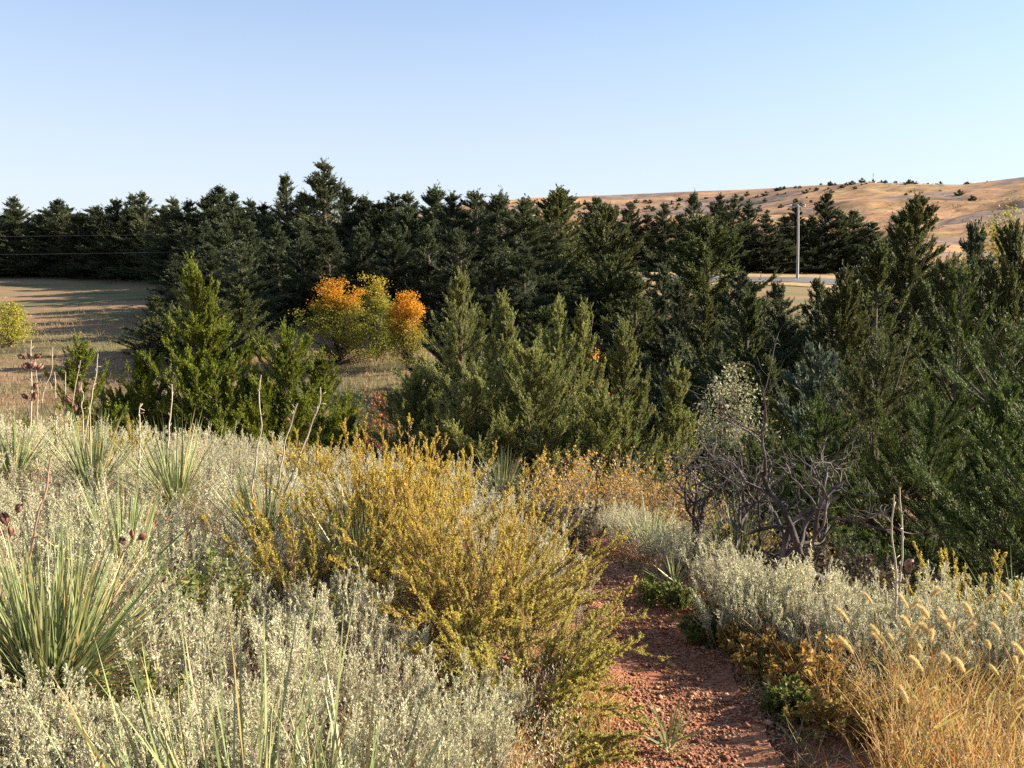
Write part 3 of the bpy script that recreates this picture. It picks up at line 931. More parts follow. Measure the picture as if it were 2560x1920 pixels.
def make_twiggy(name, lmat, smat, seed, loc, label, cat, group=None, rz=0.0, **kw):
    rg = np.random.default_rng(seed)
    lf, g = twiggy(rg, **kw)
    root = empty(name, loc, rz)
    tag(root, label, cat, group)
    if lf is not None:
        Geo().add(*lf).build('foliage', M[lmat], root)
    G = Geo()
    for P, r in g:
        G.add(*tubes(P, r, 3))
    G.build('stems', M[smat], root)
    return root


def gl(px, Y, dz=-0.02):
    x = xat(px, Y, 1300)
    return (x, Y, float(hgt(x, Y)) + dz)


# golden sagebrush
GK = dict(spread=1.0, ntw=30, tl=0.14, nlf=34, ls=0.0086, lw=0.6, start=0.26, r0=0.0042, droop=0.28, wob=0.03, base=0.12, side=0.45)
make_twiggy('golden_sagebrush', 'golden', 'twig', 501, gl(1190, 4.5), 'large golden sagebrush spreading over the left edge of the trail', 'shrub', n=190, L=0.95, el=(5, 80), **GK)
make_twiggy('golden_sagebrush', 'golden', 'twig', 502, gl(960, 5.3), 'tall golden sagebrush with upright plumes behind the large one', 'shrub', n=120, L=0.98, el=(45, 89), **GK)
make_twiggy('golden_sagebrush', 'golden', 'twig', 503, gl(1315, 3.75), 'low golden sagebrush sprawling onto the gravel in front', 'shrub', n=110, L=0.62, el=(5, 60), **GK)
make_twiggy('golden_sagebrush', 'golden', 'twig', 514, gl(1345, 3.2), 'lowest golden sagebrush at the bottom lying over the trail edge', 'shrub', n=80, L=0.36, el=(2, 45), **GK)
make_twiggy('golden_sagebrush', 'golden', 'twig', 504, gl(770, 4.7), 'thin golden sagebrush leaning left of the tall plumes', 'shrub', n=40, L=0.72, el=(40, 85), **GK)
make_twiggy('golden_sagebrush', 'golden', 'twig', 505, gl(1110, 6.6), 'golden sagebrush with slanting plumes against the central cedars', 'shrub', n=40, L=0.85, el=(45, 85), **GK)
make_twiggy('golden_sagebrush', 'golden', 'twig', 506, gl(2440, 4.9), 'upright golden sagebrush at the right in front of the dark cedar', 'shrub', n=36, L=0.62, el=(55, 88), **GK)
make_twiggy('golden_sagebrush', 'golden', 'twig', 507, gl(2290, 4.9), 'small golden sagebrush at the foot of the twin dead stalks', 'shrub', n=26, L=0.36, el=(40, 85), **GK)
make_twiggy('golden_sagebrush', 'golden', 'twig', 508, gl(2550, 4.4), 'golden sagebrush cut by the right edge', 'shrub', n=26, L=0.55, el=(40, 85), **GK)
make_twiggy('golden_sagebrush', 'golden', 'twig', 509, gl(305, 8.6), 'golden sprigs on the crest beside the leaning yucca stalks', 'shrub', n=20, L=0.6, el=(50, 88), **GK)
make_twiggy('golden_sagebrush', 'golden', 'twig', 510, gl(770, 8.0), 'golden plumes on the crest beneath the bent dead stalks', 'shrub', n=34, L=0.68, el=(55, 88), **GK)
make_twiggy('golden_sagebrush', 'golden', 'twig', 511, gl(500, 4.6), 'wisp of gold sagebrush in the middle of the grey sage', 'shrub', n=8, L=0.5, el=(30, 70), **GK)
make_twiggy('golden_sagebrush', 'golden', 'twig', 512, gl(120, 8.4), 'golden wisps in the sage under the pod-covered stalk', 'shrub', n=12, L=0.6, el=(40, 80), **GK)
make_twiggy('golden_sagebrush', 'golden', 'twig', 513, gl(1310, 8.2), 'short slanted gold sprig right of the central plumes', 'shrub', n=8, L=0.5, el=(40, 70), **GK)

# sumac thicket
SK = dict(spread=1.0, ntw=14, tl=0.42, nlf=4, ls=0.024, lw=0.7, start=0.35, r0=0.004, wob=0.05, base=0.18)
for i, (px, Y, L, lab) in enumerate([(1420, 8.6, 0.69, 'orange sumac nearest the golden sagebrush, thinly leaved'), (1540, 8.9, 0.78, 'orange sumac with red tips behind the path bend'), (1640, 8.7, 0.83, 'tallest orange sumac beside the first bare shrub'), (1740, 8.4, 0.62, 'yellow-orange sumac between the bare shrubs'), (1850, 8.2, 0.62, 'orange sumac under the forked bare shrub'), (1970, 7.9, 0.60, 'yellow sumac right of the dark yucca'), (2060, 7.8, 0.53, 'small orange sumac at the foot of the upright bare shrub')]):
    make_twiggy('sumac', 'sumac', 'twig_grey', 520 + i, gl(px, Y), lab, 'shrub', n=42, L=L, el=(30, 85), **SK)
# brown shaded thickets
for i, (px, Y, L, lab) in enumerate([(1330, 7.6, 0.42, 'brown twiggy thicket at the trail bend behind the golden sagebrush'), (1420, 7.3, 0.36, 'low brown thicket in shade beside the trail bend'), (2010, 6.6, 0.42, 'dark brown thicket below the bare shrubs'), (2130, 6.2, 0.42, 'dark brown thicket behind the right hand sage'), (2230, 6.8, 0.7, 'dark brown thicket at the base of the dark cedar'), (1250, 8.8, 0.5, 'grey twig thicket under the central cedars')]):
    make_twiggy('brown_thicket', 'shadowweed', 'bark', 540 + i, gl(px, Y), lab, 'shrub', n=46, L=L, el=(20, 85), spread=1.0, ntw=9, tl=0.4, nlf=8, ls=0.03, lw=0.6, start=0.2, r0=0.004, wob=0.06, base=0.2)


# bare twisted shrubs
def gnarled(rg, start, d, L, r, depth, out, k=9):
    P = [np.array(start, float)]
    D = nrm(np.array(d, float))
    for i in range(k - 1):
        D = nrm(D + rg.normal(size=3) * 0.30 + np.array([0, 0, 0.07]))
        P.append(P[-1] + D * L / (k - 1))
    P = np.array(P)
    rad = 1.35 * r * np.linspace(1, 0.45, k)
    out.append((P, rad))
    if depth == 0:
        return
    nch = [0, 3, 4, 5, 4][depth]
    for j in range(nch):
        i = int(rg.integers(3, k))
        T = nrm(P[min(i + 1, k - 1)] - P[max(i - 1, 0)])
        nd = nrm(T * 0.7 + rg.normal(size=3) * 0.65 + np.array([0, 0, 0.15]))
        gnarled(rg, P[i], nd, L * (0.45 + 0.3 * rg.random()), rad[i] * 0.52, depth - 1, out, k)


def make_bare(seed, px, Y, dirs, label):
    rg = np.random.default_rng(seed)
    out = []
    for d, L, r in dirs:
        gnarled(rg, (0, 0, -0.05), d, L, r, 3, out)
    root = empty('bare_shrub', gl(px, Y))
    tag(root, label, 'dead shrub')
    G1 = Geo()
    for P, r in out:
        G1.add(*tubes(P, np.maximum(r, 0.0016), 5))
    G1.build('branches', M['deadwood'], root, smooth=True)
    return root


make_bare(601, 1675, 6.5, [((0.1, 0, 1), 0.85, 0.026), ((0.9, 0.1, 0.55), 0.95, 0.022)], 'bare twisted shrub with a hooked limb left of the other bare shrubs')
make_bare(602, 1865, 6.1, [((0.45, 0.1, 1), 1.05, 0.024), ((-0.4, 0.2, 0.8), 0.8, 0.018), ((0.9, 0, 0.35), 0.7, 0.016)], 'forked bare shrub rising out of the dark yucca')
make_bare(603, 2115, 6.0, [((-0.15, 0.05, 1), 1.2, 0.028), ((-0.7, 0.1, 0.5), 0.9, 0.022)], 'tallest bare shrub with an upright trunk in front of the dark cedar')


# ------------------------------------------------------------------ yucca
def pod_geo(rg, c, d, L):
    """split ovoid seed capsule: three valves opening at the tip"""
    d = nrm(np.array(d, float))
    u = nrm(np.cross(d, [0.3, 0.5, 0.8]))
    v = np.cross(d, u)
    G = Geo()
    prof = [(0, 0.12), (0.15, 0.3), (0.4, 0.42), (0.65, 0.38), (0.85, 0.27), (1.0, 0.14)]
    for j in range(3):
        a0 = j * 2.094
        rows = []
        for s, r in prof:
            op = 0.10 * s * s
            row = []
            for b in np.linspace(-0.95, 0.95, 5):
                a = a0 + b
                rr = r * (1.0 - 0.25 * abs(b)) 
                row.append(c + L * (d * s + (u * math.cos(a) + v * math.sin(a)) * rr + (u * math.cos(a0) + v * math.sin(a0)) * op))
            rows.append(row)
        V = np.array(rows).reshape(-1, 3)
        idx = np.arange(30).reshape(6, 5)
        Q = np.stack([idx[:-1, :-1], idx[:-1, 1:], idx[1:, 1:], idx[1:, :-1]], -1).reshape(-1, 4)
        G.add(V, Q)
        inner = V * 0.9 + (c + d * L * 0.5) * 0.1
        G.add(inner, Q[:, ::-1])
    # seed core
    G.add(*tubes(np.array([c - d * L * 0.25, c, c + d * L * 0.4, c + d * L * 0.8]), np.array([0.05, 0.09, 0.22, 0.06]) * L, 6))
    return G


def add_stalk(root, pts, r, mat, pods=(), seed=0, wig=0.012):
    rg = np.random.default_rng(seed)
    pts = np.array(pts, float) - np.array(root.location)
    # resample
    seg = np.linalg.norm(np.diff(pts, axis=0), axis=1)
    cum = np.concatenate([[0], np.cumsum(seg)])
    s = np.linspace(0, cum[-1], 16)
    P = np.stack([np.interp(s, cum, pts[:, i]) for i in range(3)], -1)
    P[1:-1] += rg.normal(size=(14, 3)) * wig * 0.6
    P[1:-1] = 0.25 * P[:-2] + 0.5 * P[1:-1] + 0.25 * P[2:]
    r = r * 0.82
    rad = r * np.linspace(1.25, 0.55, 16)
    G = Geo().add(*tubes(P, rad, 6))
    for i in rg.integers(6, 15, 7):      # stubs of old side branches
        d = nrm(rg.normal(size=3) + np.array([0, 0, 1.2]))
        G.add(*tubes(np.array([P[i], P[i] + d * r * 6]), np.array([r * 0.6, r * 0.25]), 4))
    st = G.build('flower_stalk', M[mat], root, smooth=True)
    for (frac, L, ox, oz) in pods:
        i = min(15, int(frac * 15))
        d = np.array([ox, rg.normal() * 0.5, oz + 0.5])
        c = P[i] + np.array([ox * 0.6, rg.normal() * 0.3, oz * 0.4]) * L
        pg = pod_geo(rg, c, d, L)
        pd = pg.build('seed_pod', M['pod'], st, smooth=True)
    return st


def rosette(rg, n, L, W, el=(5, 88), r=0.06):
    az = rg.random(n) * 6.283
    e = np.radians(el[0] + (el[1] - el[0]) * rg.random(n) ** 0.75)
    D = np.stack([np.cos(az) * np.cos(e), np.sin(az) * np.cos(e), np.sin(e)], -1)
    P = np.stack([np.cos(az) * r * rg.random(n), np.sin(az) * r * rg.random(n), 0.10 * rg.random(n) * np.sin(e)], -1)
    S = nrm(np.cross(D, UP) + rg.normal(size=(n, 3)) * 0.4)
    S = nrm(S - D * np.sum(S * D, -1, keepdims=True))
    ln = L * (0.65 + 0.45 * rg.random(n))
    return strips(P, D, ln, W * (0.7 + 0.6 * rg.random(n)), rg, bend=0.07, k=4, S=S, droop=0.05)


def make_yucca(seed, loc, n, L, W, label, el=(5, 88), dead=18, r=0.06):
    rg = np.random.default_rng(seed)
    root = empty('yucca', loc)
    tag(root, label, 'yucca')
    Geo().add(*rosette(rg, n, L, W, el, r)).build('leaf_rosette', M['yucca'], root)
    if dead:
        Geo().add(*rosette(rg, dead, L * 0.7, W, (-25, 20), r)).build('dead_leaves', M['drygrass'], root)
    return root


def sp_(px, py, Y):
    return at(px, py, Y)


yA = make_yucca(701, gl(235, 6.6, 0.16), 190, 0.68, 0.009, 'yucca on the crest whose stalks lean right, left of its twin', el=(12, 88))
add_stalk(yA, [sp_(209, 1100, 7.0), sp_(207, 1010, 7.0), sp_(204, 958, 7.0)], 0.006, 'stalk', seed=1)
add_stalk(yA, [sp_(208, 1120, 7.1), sp_(222, 1035, 7.1), sp_(238, 955, 7.1), sp_(245, 884, 7.1)], 0.007, 'stalk', seed=2)
yB = make_yucca(702, gl(440, 6.3, 0.16), 200, 0.70, 0.009, 'yucca with a wide fan of leaves between two straight dead stalks', el=(12, 88))
add_stalk(yB, [sp_(346, 1200, 6.8), sp_(348, 1130, 6.8), sp_(352, 1008, 6.8)], 0.009, 'stalk', [(0.55, 0.03, -1, 0.6)], seed=3)
add_stalk(yB, [sp_(418, 1160, 6.6), sp_(421, 1080, 6.6), sp_(428, 1020, 6.6), sp_(430, 961, 6.6)], 0.008, 'stalk', seed=4)
yC = make_yucca(703, gl(655, 5.5, 0.14), 150, 0.66, 0.009, 'yucca with three tall bent stalks left of the golden plumes', el=(15, 88))
add_stalk(yC, [sp_(628, 1240, 5.6), sp_(640, 1150, 5.6), sp_(655, 1060, 5.6), sp_(650, 1000, 5.6), sp_(653, 937, 5.6)], 0.007, 'stalk', seed=5)
add_stalk(yC, [sp_(690, 1250, 5.5), sp_(700, 1170, 5.5), sp_(722, 1080, 5.5), sp_(744, 1008, 5.5)], 0.007, 'stalk', [(0.8, 0.025, -1, 0.6)], seed=6)
add_stalk(yC, [sp_(702, 1255, 5.6), sp_(735, 1180, 5.6), sp_(780, 1060, 5.6), sp_(803, 1005, 5.6), sp_(801, 968, 5.6)], 0.008, 'stalk', seed=7)
yD = make_yucca(704, gl(100, 3.15, 0.10), 750, 0.60, 0.0085, 'large yucca clump in the lower left corner with brown stalks', el=(-5, 88), dead=50, r=0.12)
add_stalk(yD, [sp_(25, 1640, 3.3), sp_(60, 1480, 3.3), sp_(90, 1330, 3.3), sp_(112, 1230, 3.3), sp_(126, 1144, 3.3)], 0.0058, 'stalk_brown', seed=8)
add_stalk(yD, [sp_(190, 1600, 3.4), sp_(215, 1500, 3.4), sp_(240, 1390, 3.4), sp_(265, 1287, 3.4)], 0.0045, 'stalk_brown', seed=9)
add_stalk(yD, [sp_(270, 1550, 3.5), sp_(290, 1470, 3.5), sp_(305, 1400, 3.5), sp_(330, 1350, 3.5)], 0.005, 'stalk_brown', [(0.97, 0.034, -0.7, 0.7), (1.0, 0.04, 0.9, 0.1), (1.0, 0.034, 0.2, 0.9)], seed=10)
add_stalk(yD, [sp_(285, 1560, 3.4), sp_(300, 1520, 3.4), sp_(325, 1482, 3.4)], 0.004, 'stalk_brown', [(0.95, 0.028, 0.5, 0.4), (0.8, 0.025, -0.5, 0.7)], seed=11)
yE = make_yucca(705, gl(560, 2.3, 0.03), 120, 0.66, 0.009, 'yucca with sparse upright leaves cut by the bottom edge', el=(50, 87), dead=0, r=0.34)
yQ = make_yucca(717, gl(860, 2.35, 0.0), 60, 0.52, 0.009, 'narrow-leaved yucca right of the one cut by the bottom edge', el=(50, 87), dead=0, r=0.16)
yF = make_yucca(706, gl(890, 4.9, 0.12), 80, 0.6, 0.010, 'yucca buried inside the golden sagebrush', el=(30, 86), dead=0)
yG = make_yucca(707, gl(1850, 6.4, 0.0), 150, 0.62, 0.012, 'dark shaded yucca at the foot of the forked bare shrub', el=(25, 88))
yH = make_yucca(708, gl(2570, 4.5, 0.1), 60, 0.5, 0.010, 'yucca at the right edge beside the gold sagebrush', el=(15, 80), dead=0)
yI = make_yucca(709, gl(40, 7.2, 0.1), 110, 0.6, 0.011, 'yucca on the crest cut by the left edge', el=(12, 88))
yJ = make_yucca(710, gl(1250, 8.6, 0.1), 70, 0.6, 0.010, 'yucca whose leaf tips show above the golden sagebrush', el=(40, 88), dead=0)
yK = make_yucca(711, ground_px(1672, 1895), 26, 0.20, 0.010, 'tiny yucca seedling growing in the middle of the trail', el=(15, 80), dead=6, r=0.02)
yL = make_yucca(712, gl(1690, 5.9, 0.02), 40, 0.26, 0.011, 'small pale yucca at the far edge of the trail in the shade', el=(10, 80), dead=6, r=0.03)
yM = make_yucca(713, gl(300, 4.6, 0.08), 120, 0.6, 0.011, 'yucca half hidden in grey sage behind the large clump', el=(20, 86), dead=0)
yN = make_yucca(714, gl(1630, 7.0, 0.0), 110, 0.55, 0.008, 'shaded blue-grey yucca tuft behind the trail bend', el=(15, 85), dead=0)
yO = make_yucca(715, gl(1560, 2.62, 0.0), 20, 0.17, 0.009, 'sprouting yucca at the bottom edge of the trail', el=(10, 80), dead=5, r=0.02)
yP = make_yucca(716, gl(1120, 2.75, 0.0), 30, 0.34, 0.009, 'thin yucca poking from sage at the bottom centre', el=(35, 85), dead=0, r=0.06)


def lone_stalk(label, pts, r, pods=(), mat='stalk', seed=0):
    b = np.array(pts[0])
    gz = float(hgt(b[0], b[1]))
    root = empty('yucca_stalk', (b[0], b[1], gz))
    tag(root, label, 'dead stalk')
    add_stalk(root, [np.array([b[0], b[1], gz - 0.03])] + list(pts), r, mat, pods, seed)
    return root


lone_stalk('tall stalk covered in open dark seed pods at far left', [sp_(72, 1110, 7.6), sp_(78, 1040, 7.6), sp_(78, 960, 7.6), sp_(76, 900, 7.6), sp_(78, 850, 7.6)], 0.009,
           [(0.66, 0.06, -1, 0.8), (0.70, 0.06, 0.8, 0.9), (0.62, 0.07, 0.5, 0.6), (0.86, 0.06, -0.9, 0.5), (0.88, 0.055, 0.9, 0.6), (0.85, 0.06, 0.2, 0.9), (0.90, 0.06, -1.6, 0.6), (0.91, 0.05, 1.5, 0.9), (0.80, 0.065, 1.0, 0.5), (0.82, 0.06, -0.6, 0.8), (0.92, 0.05, -0.4, 1.0)], seed=21)
lone_stalk('short thin stalk right behind the pod-covered stalk', [sp_(97, 1080, 8.0), sp_(93, 960, 8.0), sp_(88, 895, 8.0)], 0.005, seed=22)
lone_stalk('stalk with a sharp kink above the sage at left', [sp_(100, 1070, 7.8), sp_(112, 970, 7.8), sp_(133, 912, 7.8), sp_(131, 868, 7.8)], 0.006, seed=23)
lone_stalk('straight stalk just right of the kinked one', [sp_(141, 1080, 7.8), sp_(139, 1000, 7.8), sp_(136, 930, 7.8)], 0.007, seed=24)
lone_stalk('plain upright stalk before the small narrow cedar', [sp_(163, 1080, 7.8), sp_(163, 1000, 7.8), sp_(164, 930, 7.8)], 0.007, seed=25)
lone_stalk('slanting stalk holding one clump of pods before the small cedar', [sp_(176, 1060, 7.8), sp_(184, 980, 7.8), sp_(194, 930, 7.8), sp_(202, 900, 7.8)], 0.006, [(0.70, 0.06, -0.5, 0.7), (0.74, 0.06, 0.5, 0.7), (0.66, 0.06, 0.4, 0.4), (0.72, 0.06, -0.9, 0.3)], seed=26)
lone_stalk('thin forked stalk against the left cedar shadow', [sp_(578, 1140, 7.2), sp_(583, 1090, 7.2), sp_(591, 1050, 7.2)], 0.004, seed=27)
lone_stalk('broken stalk with dark pods at the left edge of the picture', [sp_(2, 1500, 3.6), sp_(14, 1400, 3.6), sp_(26, 1310, 3.6), sp_(30, 1290, 3.6)], 0.005, [(0.9, 0.05, -0.8, 0.5), (0.95, 0.05, -0.4, 0.9), (1.0, 0.04, 0.8, 0.9), (0.92, 0.04, 0.1, 0.2)], 'stalk_brown', seed=28)
lone_stalk('left stalk of the pair of dead stalks by the foxtails', [sp_(2242, 1500, 4.3), sp_(2238, 1420, 4.3), sp_(2229, 1330, 4.3), sp_(2232, 1275, 4.3), sp_(2235, 1236, 4.3)], 0.0075, [], 'stalk', seed=29)
lone_stalk('right stalk of the pair, holding a round brown husk', [sp_(2250, 1510, 4.25), sp_(2254, 1420, 4.25), sp_(2258, 1330, 4.25), sp_(2247, 1275, 4.25), sp_(2249, 1220, 4.25)], 0.0075, [(0.62, 0.055, 0.9, 0.3), (0.66, 0.045, 0.9, 0.6), (0.58, 0.03, 0.6, -0.2)], 'stalk', seed=30)
lone_stalk('thin pale stalk beside the golden plumes in the centre', [sp_(1028, 1170, 7.0), sp_(1032, 1130, 7.0), sp_(1039, 1088, 7.0)], 0.005, seed=31)


# ------------------------------------------------------------------ grey sage
def sage_geo(rg, n, H, spread=0.4):
    az = rg.random(n) * 6.283
    e = np.radians(58 + 32 * rg.random(n))
    D = np.stack([np.cos(az) * np.cos(e), np.sin(az) * np.cos(e), np.sin(e)], -1)
    P0 = np.stack([np.cos(az), np.sin(az), 0 * az], -1) * (0.13 * np.sqrt(rg.random(n)))[:, None]
    L = H * (0.6 + 0.45 * rg.random(n))
    up = 0.25

    def pos(i, s):
        s_ = s[..., None]
        d = D[i] * (1 - up * s_) + UP * up * s_
        return P0[i] + d * L[i][..., None] * s_
    S = np.linspace(0, 1, 5)
    I = np.arange(n)
    st = np.stack([pos(I, np.full(n, s)) for s in S], 1)
    G = Geo().add(*tubes(st, 0.0026 * (1.1 - 0.7 * S)[None] * np.ones((n, 1)), 3))
    # side shoots, forming a narrow spike
    ns = 12
    I = np.repeat(np.arange(n), ns)
    s = 0.3 + 0.68 * rg.random(n * ns)
    P = pos(I, s)
    T = nrm(pos(I, s + 0.02) - P)
    sd = nrm(np.cross(T, rg.normal(size=(n * ns, 3))))
    SD = nrm(T + sd * 0.45)
    SL = 0.11 * (0.4 + 0.9 * rg.random(n * ns)) * (1.15 - 0.75 * s)
    nl = 20
    u = rg.random((n * ns, nl))
    LP = P[:, None] + SD[:, None] * (SL[:, None] * u)[..., None]
    LD = SD[:, None] + rg.normal(size=(n * ns, nl, 3)) * 0.45
    ll = 0.0135 * (0.6 + 0.7 * rg.random(n * ns * nl))
    F1 = leaves(LP.reshape(-1, 3), LD.reshape(-1, 3), ll, ll * 0.30, rg)
    nm = 60
    I = np.repeat(np.arange(n), nm)
    s = 0.12 + 0.88 * rg.random(n * nm)
    P = pos(I, s)
    T = nrm(pos(I, s + 0.02) - P)
    sd = nrm(np.cross(T, rg.normal(size=(n * nm, 3))))
    ll = 0.020 * (0.6 + 0.7 * rg.random(n * nm)) * (1.15 - 0.6 * s)
    F2 = leaves(P, T + sd * 0.6, ll, ll * 0.24, rg)
    return Geo().add(*F1).add(*F2), G


SAGEV = []
for i in range(8):
    rg = np.random.default_rng(800 + i)
    fo, st = sage_geo(rg, 26 + 2 * i, 0.40 + 0.03 * (i % 4))
    root = empty('sage_plant')
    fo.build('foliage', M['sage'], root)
    st.build('stems', M['sage_stem'], root)
    SAGEV.append(root)
sused = [False] * 8
NS = 0


def sage_at(v, x, y, s, rz, label, group, tilt=0.0):
    global NS
    if not sused[v]:
        sused[v] = True
        c = SAGEV[v]
    else:
        c = copy_tree(SAGEV[v])
    c.location = (x, y, float(hgt(x, y)) - 0.02)
    c.scale = (s, s, s * (0.9 + 0.25 * RNG.random()))
    c.rotation_euler = (tilt * RNG.normal(), tilt * RNG.normal(), rz)
    tag(c, label, 'sage', group)
    NS += 1


AVOID = [(yA, 0.36), (yB, 0.38), (yC, 0.32), (yD, 0.42), (yE, 0.1), (yI, 0.2), (yM, 0.15)]
av = [(o.location.x, o.location.y, r) for o, r in AVOID]
for px, Y, r in [(1190, 4.5, 0.6), (1230, 4.0, 0.55), (960, 5.3, 0.45), (960, 4.7, 0.3), (1340, 3.75, 0.45), (1380, 3.2, 0.3), (770, 4.7, 0.2), (1110, 6.6, 0.35), (1100, 5.8, 0.3)]:
    g_ = gl(px, Y)
    av.append((g_[0], g_[1], r))
av += [(-1.45, 2.8, 0.2), (-1.2, 2.95, 0.18), (-1.7, 2.9, 0.18)]
pts = []
rgS = np.random.default_rng(9)
cand = 0
while cand < 9000:
    cand += 1
    y = 2.1 + 9.3 * rgS.random() ** 0.85
    x = -(0.60 * y + 0.55) + (0.60 * y + 0.55 + 1.2) * rgS.random()
    md = 0.225 + 0.026 * y
    if on_path(x, y, 0.16) or (y > PY_[-1] and x > 0.45) or (x > np.interp(y, PY_, PL) - 0.15):
        continue
    if any((x - a) ** 2 + (y - b) ** 2 < c * c for a, b, c in av):
        continue
    if any((x - a) ** 2 + (y - b) ** 2 < md * md for a, b in pts):
        continue
    pts.append((x, y))
for x, y in pts:
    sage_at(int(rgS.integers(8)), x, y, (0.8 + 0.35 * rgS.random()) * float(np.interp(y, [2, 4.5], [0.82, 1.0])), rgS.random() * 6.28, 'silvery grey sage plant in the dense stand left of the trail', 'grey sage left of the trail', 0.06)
for px, py in [(40, 1960), (120, 1985), (200, 1960), (270, 1990), (330, 1950), (20, 2050), (160, 2060), (400, 1990), (560, 2000), (640, 1960), (480, 1940)]:
    g_ = ground_px(px, py)
    sage_at(int(rgS.integers(8)), g_[0], g_[1], 0.6 + 0.2 * rgS.random(), rgS.random() * 6.28, 'silvery grey sage plant in the dense stand left of the trail', 'grey sage left of the trail', 0.06)
nfill = 0
cand = 0
while cand < 6000 and nfill < 70:
    cand += 1
    y = 2.3 + 3.4 * rgS.random()
    x = -(0.60 * y + 0.4) + (0.60 * y + 0.4 + 1.2) * rgS.random()
    if x > np.interp(y, PY_, PL) - 0.25 or any((x - a) ** 2 + (y - b) ** 2 < 0.17 ** 2 for a, b in pts) or any((x - a) ** 2 + (y - b) ** 2 < (0.7 * c) ** 2 for a, b, c in av):
        continue
    pts.append((x, y))
    nfill += 1
    sage_at(int(rgS.integers(8)), x, y, 0.55 + 0.2 * rgS.random(), rgS.random() * 6.28, 'silvery grey sage plant in the dense stand left of the trail', 'grey sage left of the trail', 0.06)
nleft = len(pts)
# right bank
rp = []
for px, py in [(1730, 1560), (1770, 1535), (1800, 1580), (1830, 1550), (1880, 1560), (1930, 1555), (1960, 1600), (1990, 1560), (2030, 1590), (2060, 1625), (2100, 1600), (2150, 1610), (2190, 1650), (2240, 1620), (2290, 1640), (2330, 1610), (2380, 1650), (2430, 1630), (2480, 1680), (2530, 1650), (2560, 1700), (2130, 1680), (2080, 1680), (2010, 1640), (1920, 1620), (2270, 1700), (2400, 1700), (1860, 1610), (1750, 1500), (2500, 1740), (2350, 1690), (2210, 1590), (2460, 1600)]:
    g_ = ground_px(px, py + 55)
    g_ = g_ + np.array([0.2 + 0.14 * (g_[1] < 4.6), 0, 0])
    rp.append(g_)
    sage_at(int(rgS.integers(8)), g_[0], g_[1], 0.85 + 0.3 * rgS.random(), rgS.random() * 6.28, 'pale sage plant on the sunny bank right of the trail', 'pale sage right of the trail', 0.06)
for px, Y, s in [(1480, 7.9, 0.9), (1540, 7.5, 1.0), (1590, 7.2, 1.1), (1640, 6.8, 1.1), (1690, 6.4, 1.0), (1720, 6.6, 1.1), (1600, 7.7, 1.0), (1520, 8.1, 1.0), (1760, 6.2, 1.0), (1660, 7.4, 1.0), (1560, 8.2, 0.9), (1790, 5.8, 0.95), (1420, 8.2, 0.8), (1700, 7.0, 1.0), (1830, 5.9, 0.9)]:
    g_ = gl(px, Y)
    sage_at(int(rgS.integers(8)), g_[0], g_[1], s * 0.8, rgS.random() * 6.28, 'bluish sage plant in the shade beyond the trail bend', 'shaded sage beyond the trail bend', 0.06)
open('/tmp/ns.txt', 'w').write('%d %d' % (nleft, NS))


# ------------------------------------------------------------------ grasses and ground cover
def scatter_strips(n, fx, hmin, hmax, w, rg, lean=0.35, droop=0.3, bend=0.2, k=4):
    P = fx(n, rg)
    z = hgt(P[:, 0], P[:, 1]) - 0.01
    n = len(P)
    D = np.stack([rg.normal(size=n) * lean, rg.normal(size=n) * lean, np.ones(n)], -1)
    L = hmin + (hmax - hmin) * rg.random(n) ** 1.3
    return strips(np.stack([P[:, 0], P[:, 1], z], -1), D, L, w * (0.6 + 0.8 * rg.random(n)), rg, bend=bend, k=k, droop=droop)


def near_region(n, rg):
    y = 1.8 + 9.8 * rg.random(n) ** 1.1
    x = -(0.62 * y + 0.6) + (1.24 * y + 1.2) * rg.random(n)
    ok = ~on_path(x, y, 0.02) & (x < np.interp(y, [0, 5, 8, 12], [3.2, 3.4, 3.0, 2.0]))
    return np.stack([x, y], -1)[ok]


def edge_region(n, rg):
    y = 2.2 + 5.0 * rg.random(n)
    sd = rg.random(n) < 0.6
    l, r = np.interp(y, PY_, PL), np.interp(y, PY_, PR)
    o_ = np.abs(rg.normal(size=n)) * 0.14 - 0.03
    return np.stack([np.where(sd, r + o_, l - o_), y], -1)


def right_region(n, rg):
    P = []
    y = 2.1 + 2.3 * rg.random(n) ** 1.0
    lo = np.interp(y, [2.1, 3.0, 3.6, 4.4], [1.16, 1.32, 1.6, 2.05])
    x = lo + 1.6 * rg.random(n) ** 1.05
    cl = noise2(x, y, 61, 2, 6.0)
    ok = cl > -0.55 + 0.5 * rg.random(n)
    return np.stack([x, y], -1)[ok]


def mid_region(n, rg):
    y = 26 + 50 * rg.random(n) ** 1.3
    x = -(0.62 * y) + 0.95 * y * rg.random(n)
    ok = (noise2(x, y, 63, 3, 0.5) + 0.8 * rg.random(n)) > -0.1
    return np.stack([x, y], -1)[ok]


rg = np.random.default_rng(900)
G = Geo()
G.add(*scatter_strips(26000, near_region, 0.04, 0.22, 0.005, rg, 0.6, 0.5, 0.3, 3))
G.add(*scatter_strips(9000, edge_region, 0.03, 0.14, 0.005, rg, 0.8, 0.6, 0.3, 3))
tag(G.build('undergrowth', M['litter']), 'low dry undergrowth and leaf litter between the sage plants', 'undergrowth', kind='stuff')
G = Geo().add(*scatter_strips(19000, right_region, 0.16, 0.46, 0.005, rg, 0.28, 0.45, 0.25, 5))
tag(G.build('dry_grass', M['drygrass']), 'tangled orange and straw coloured dry grass in the lower right', 'grass', kind='stuff')
def straw_region(n, rg):
    y = 2.5 + 1.6 * rg.random(n)
    x = np.interp(y, PY_, PL) - 0.55 * rg.random(n) ** 1.3 + 0.06
    return np.stack([x, y], -1)


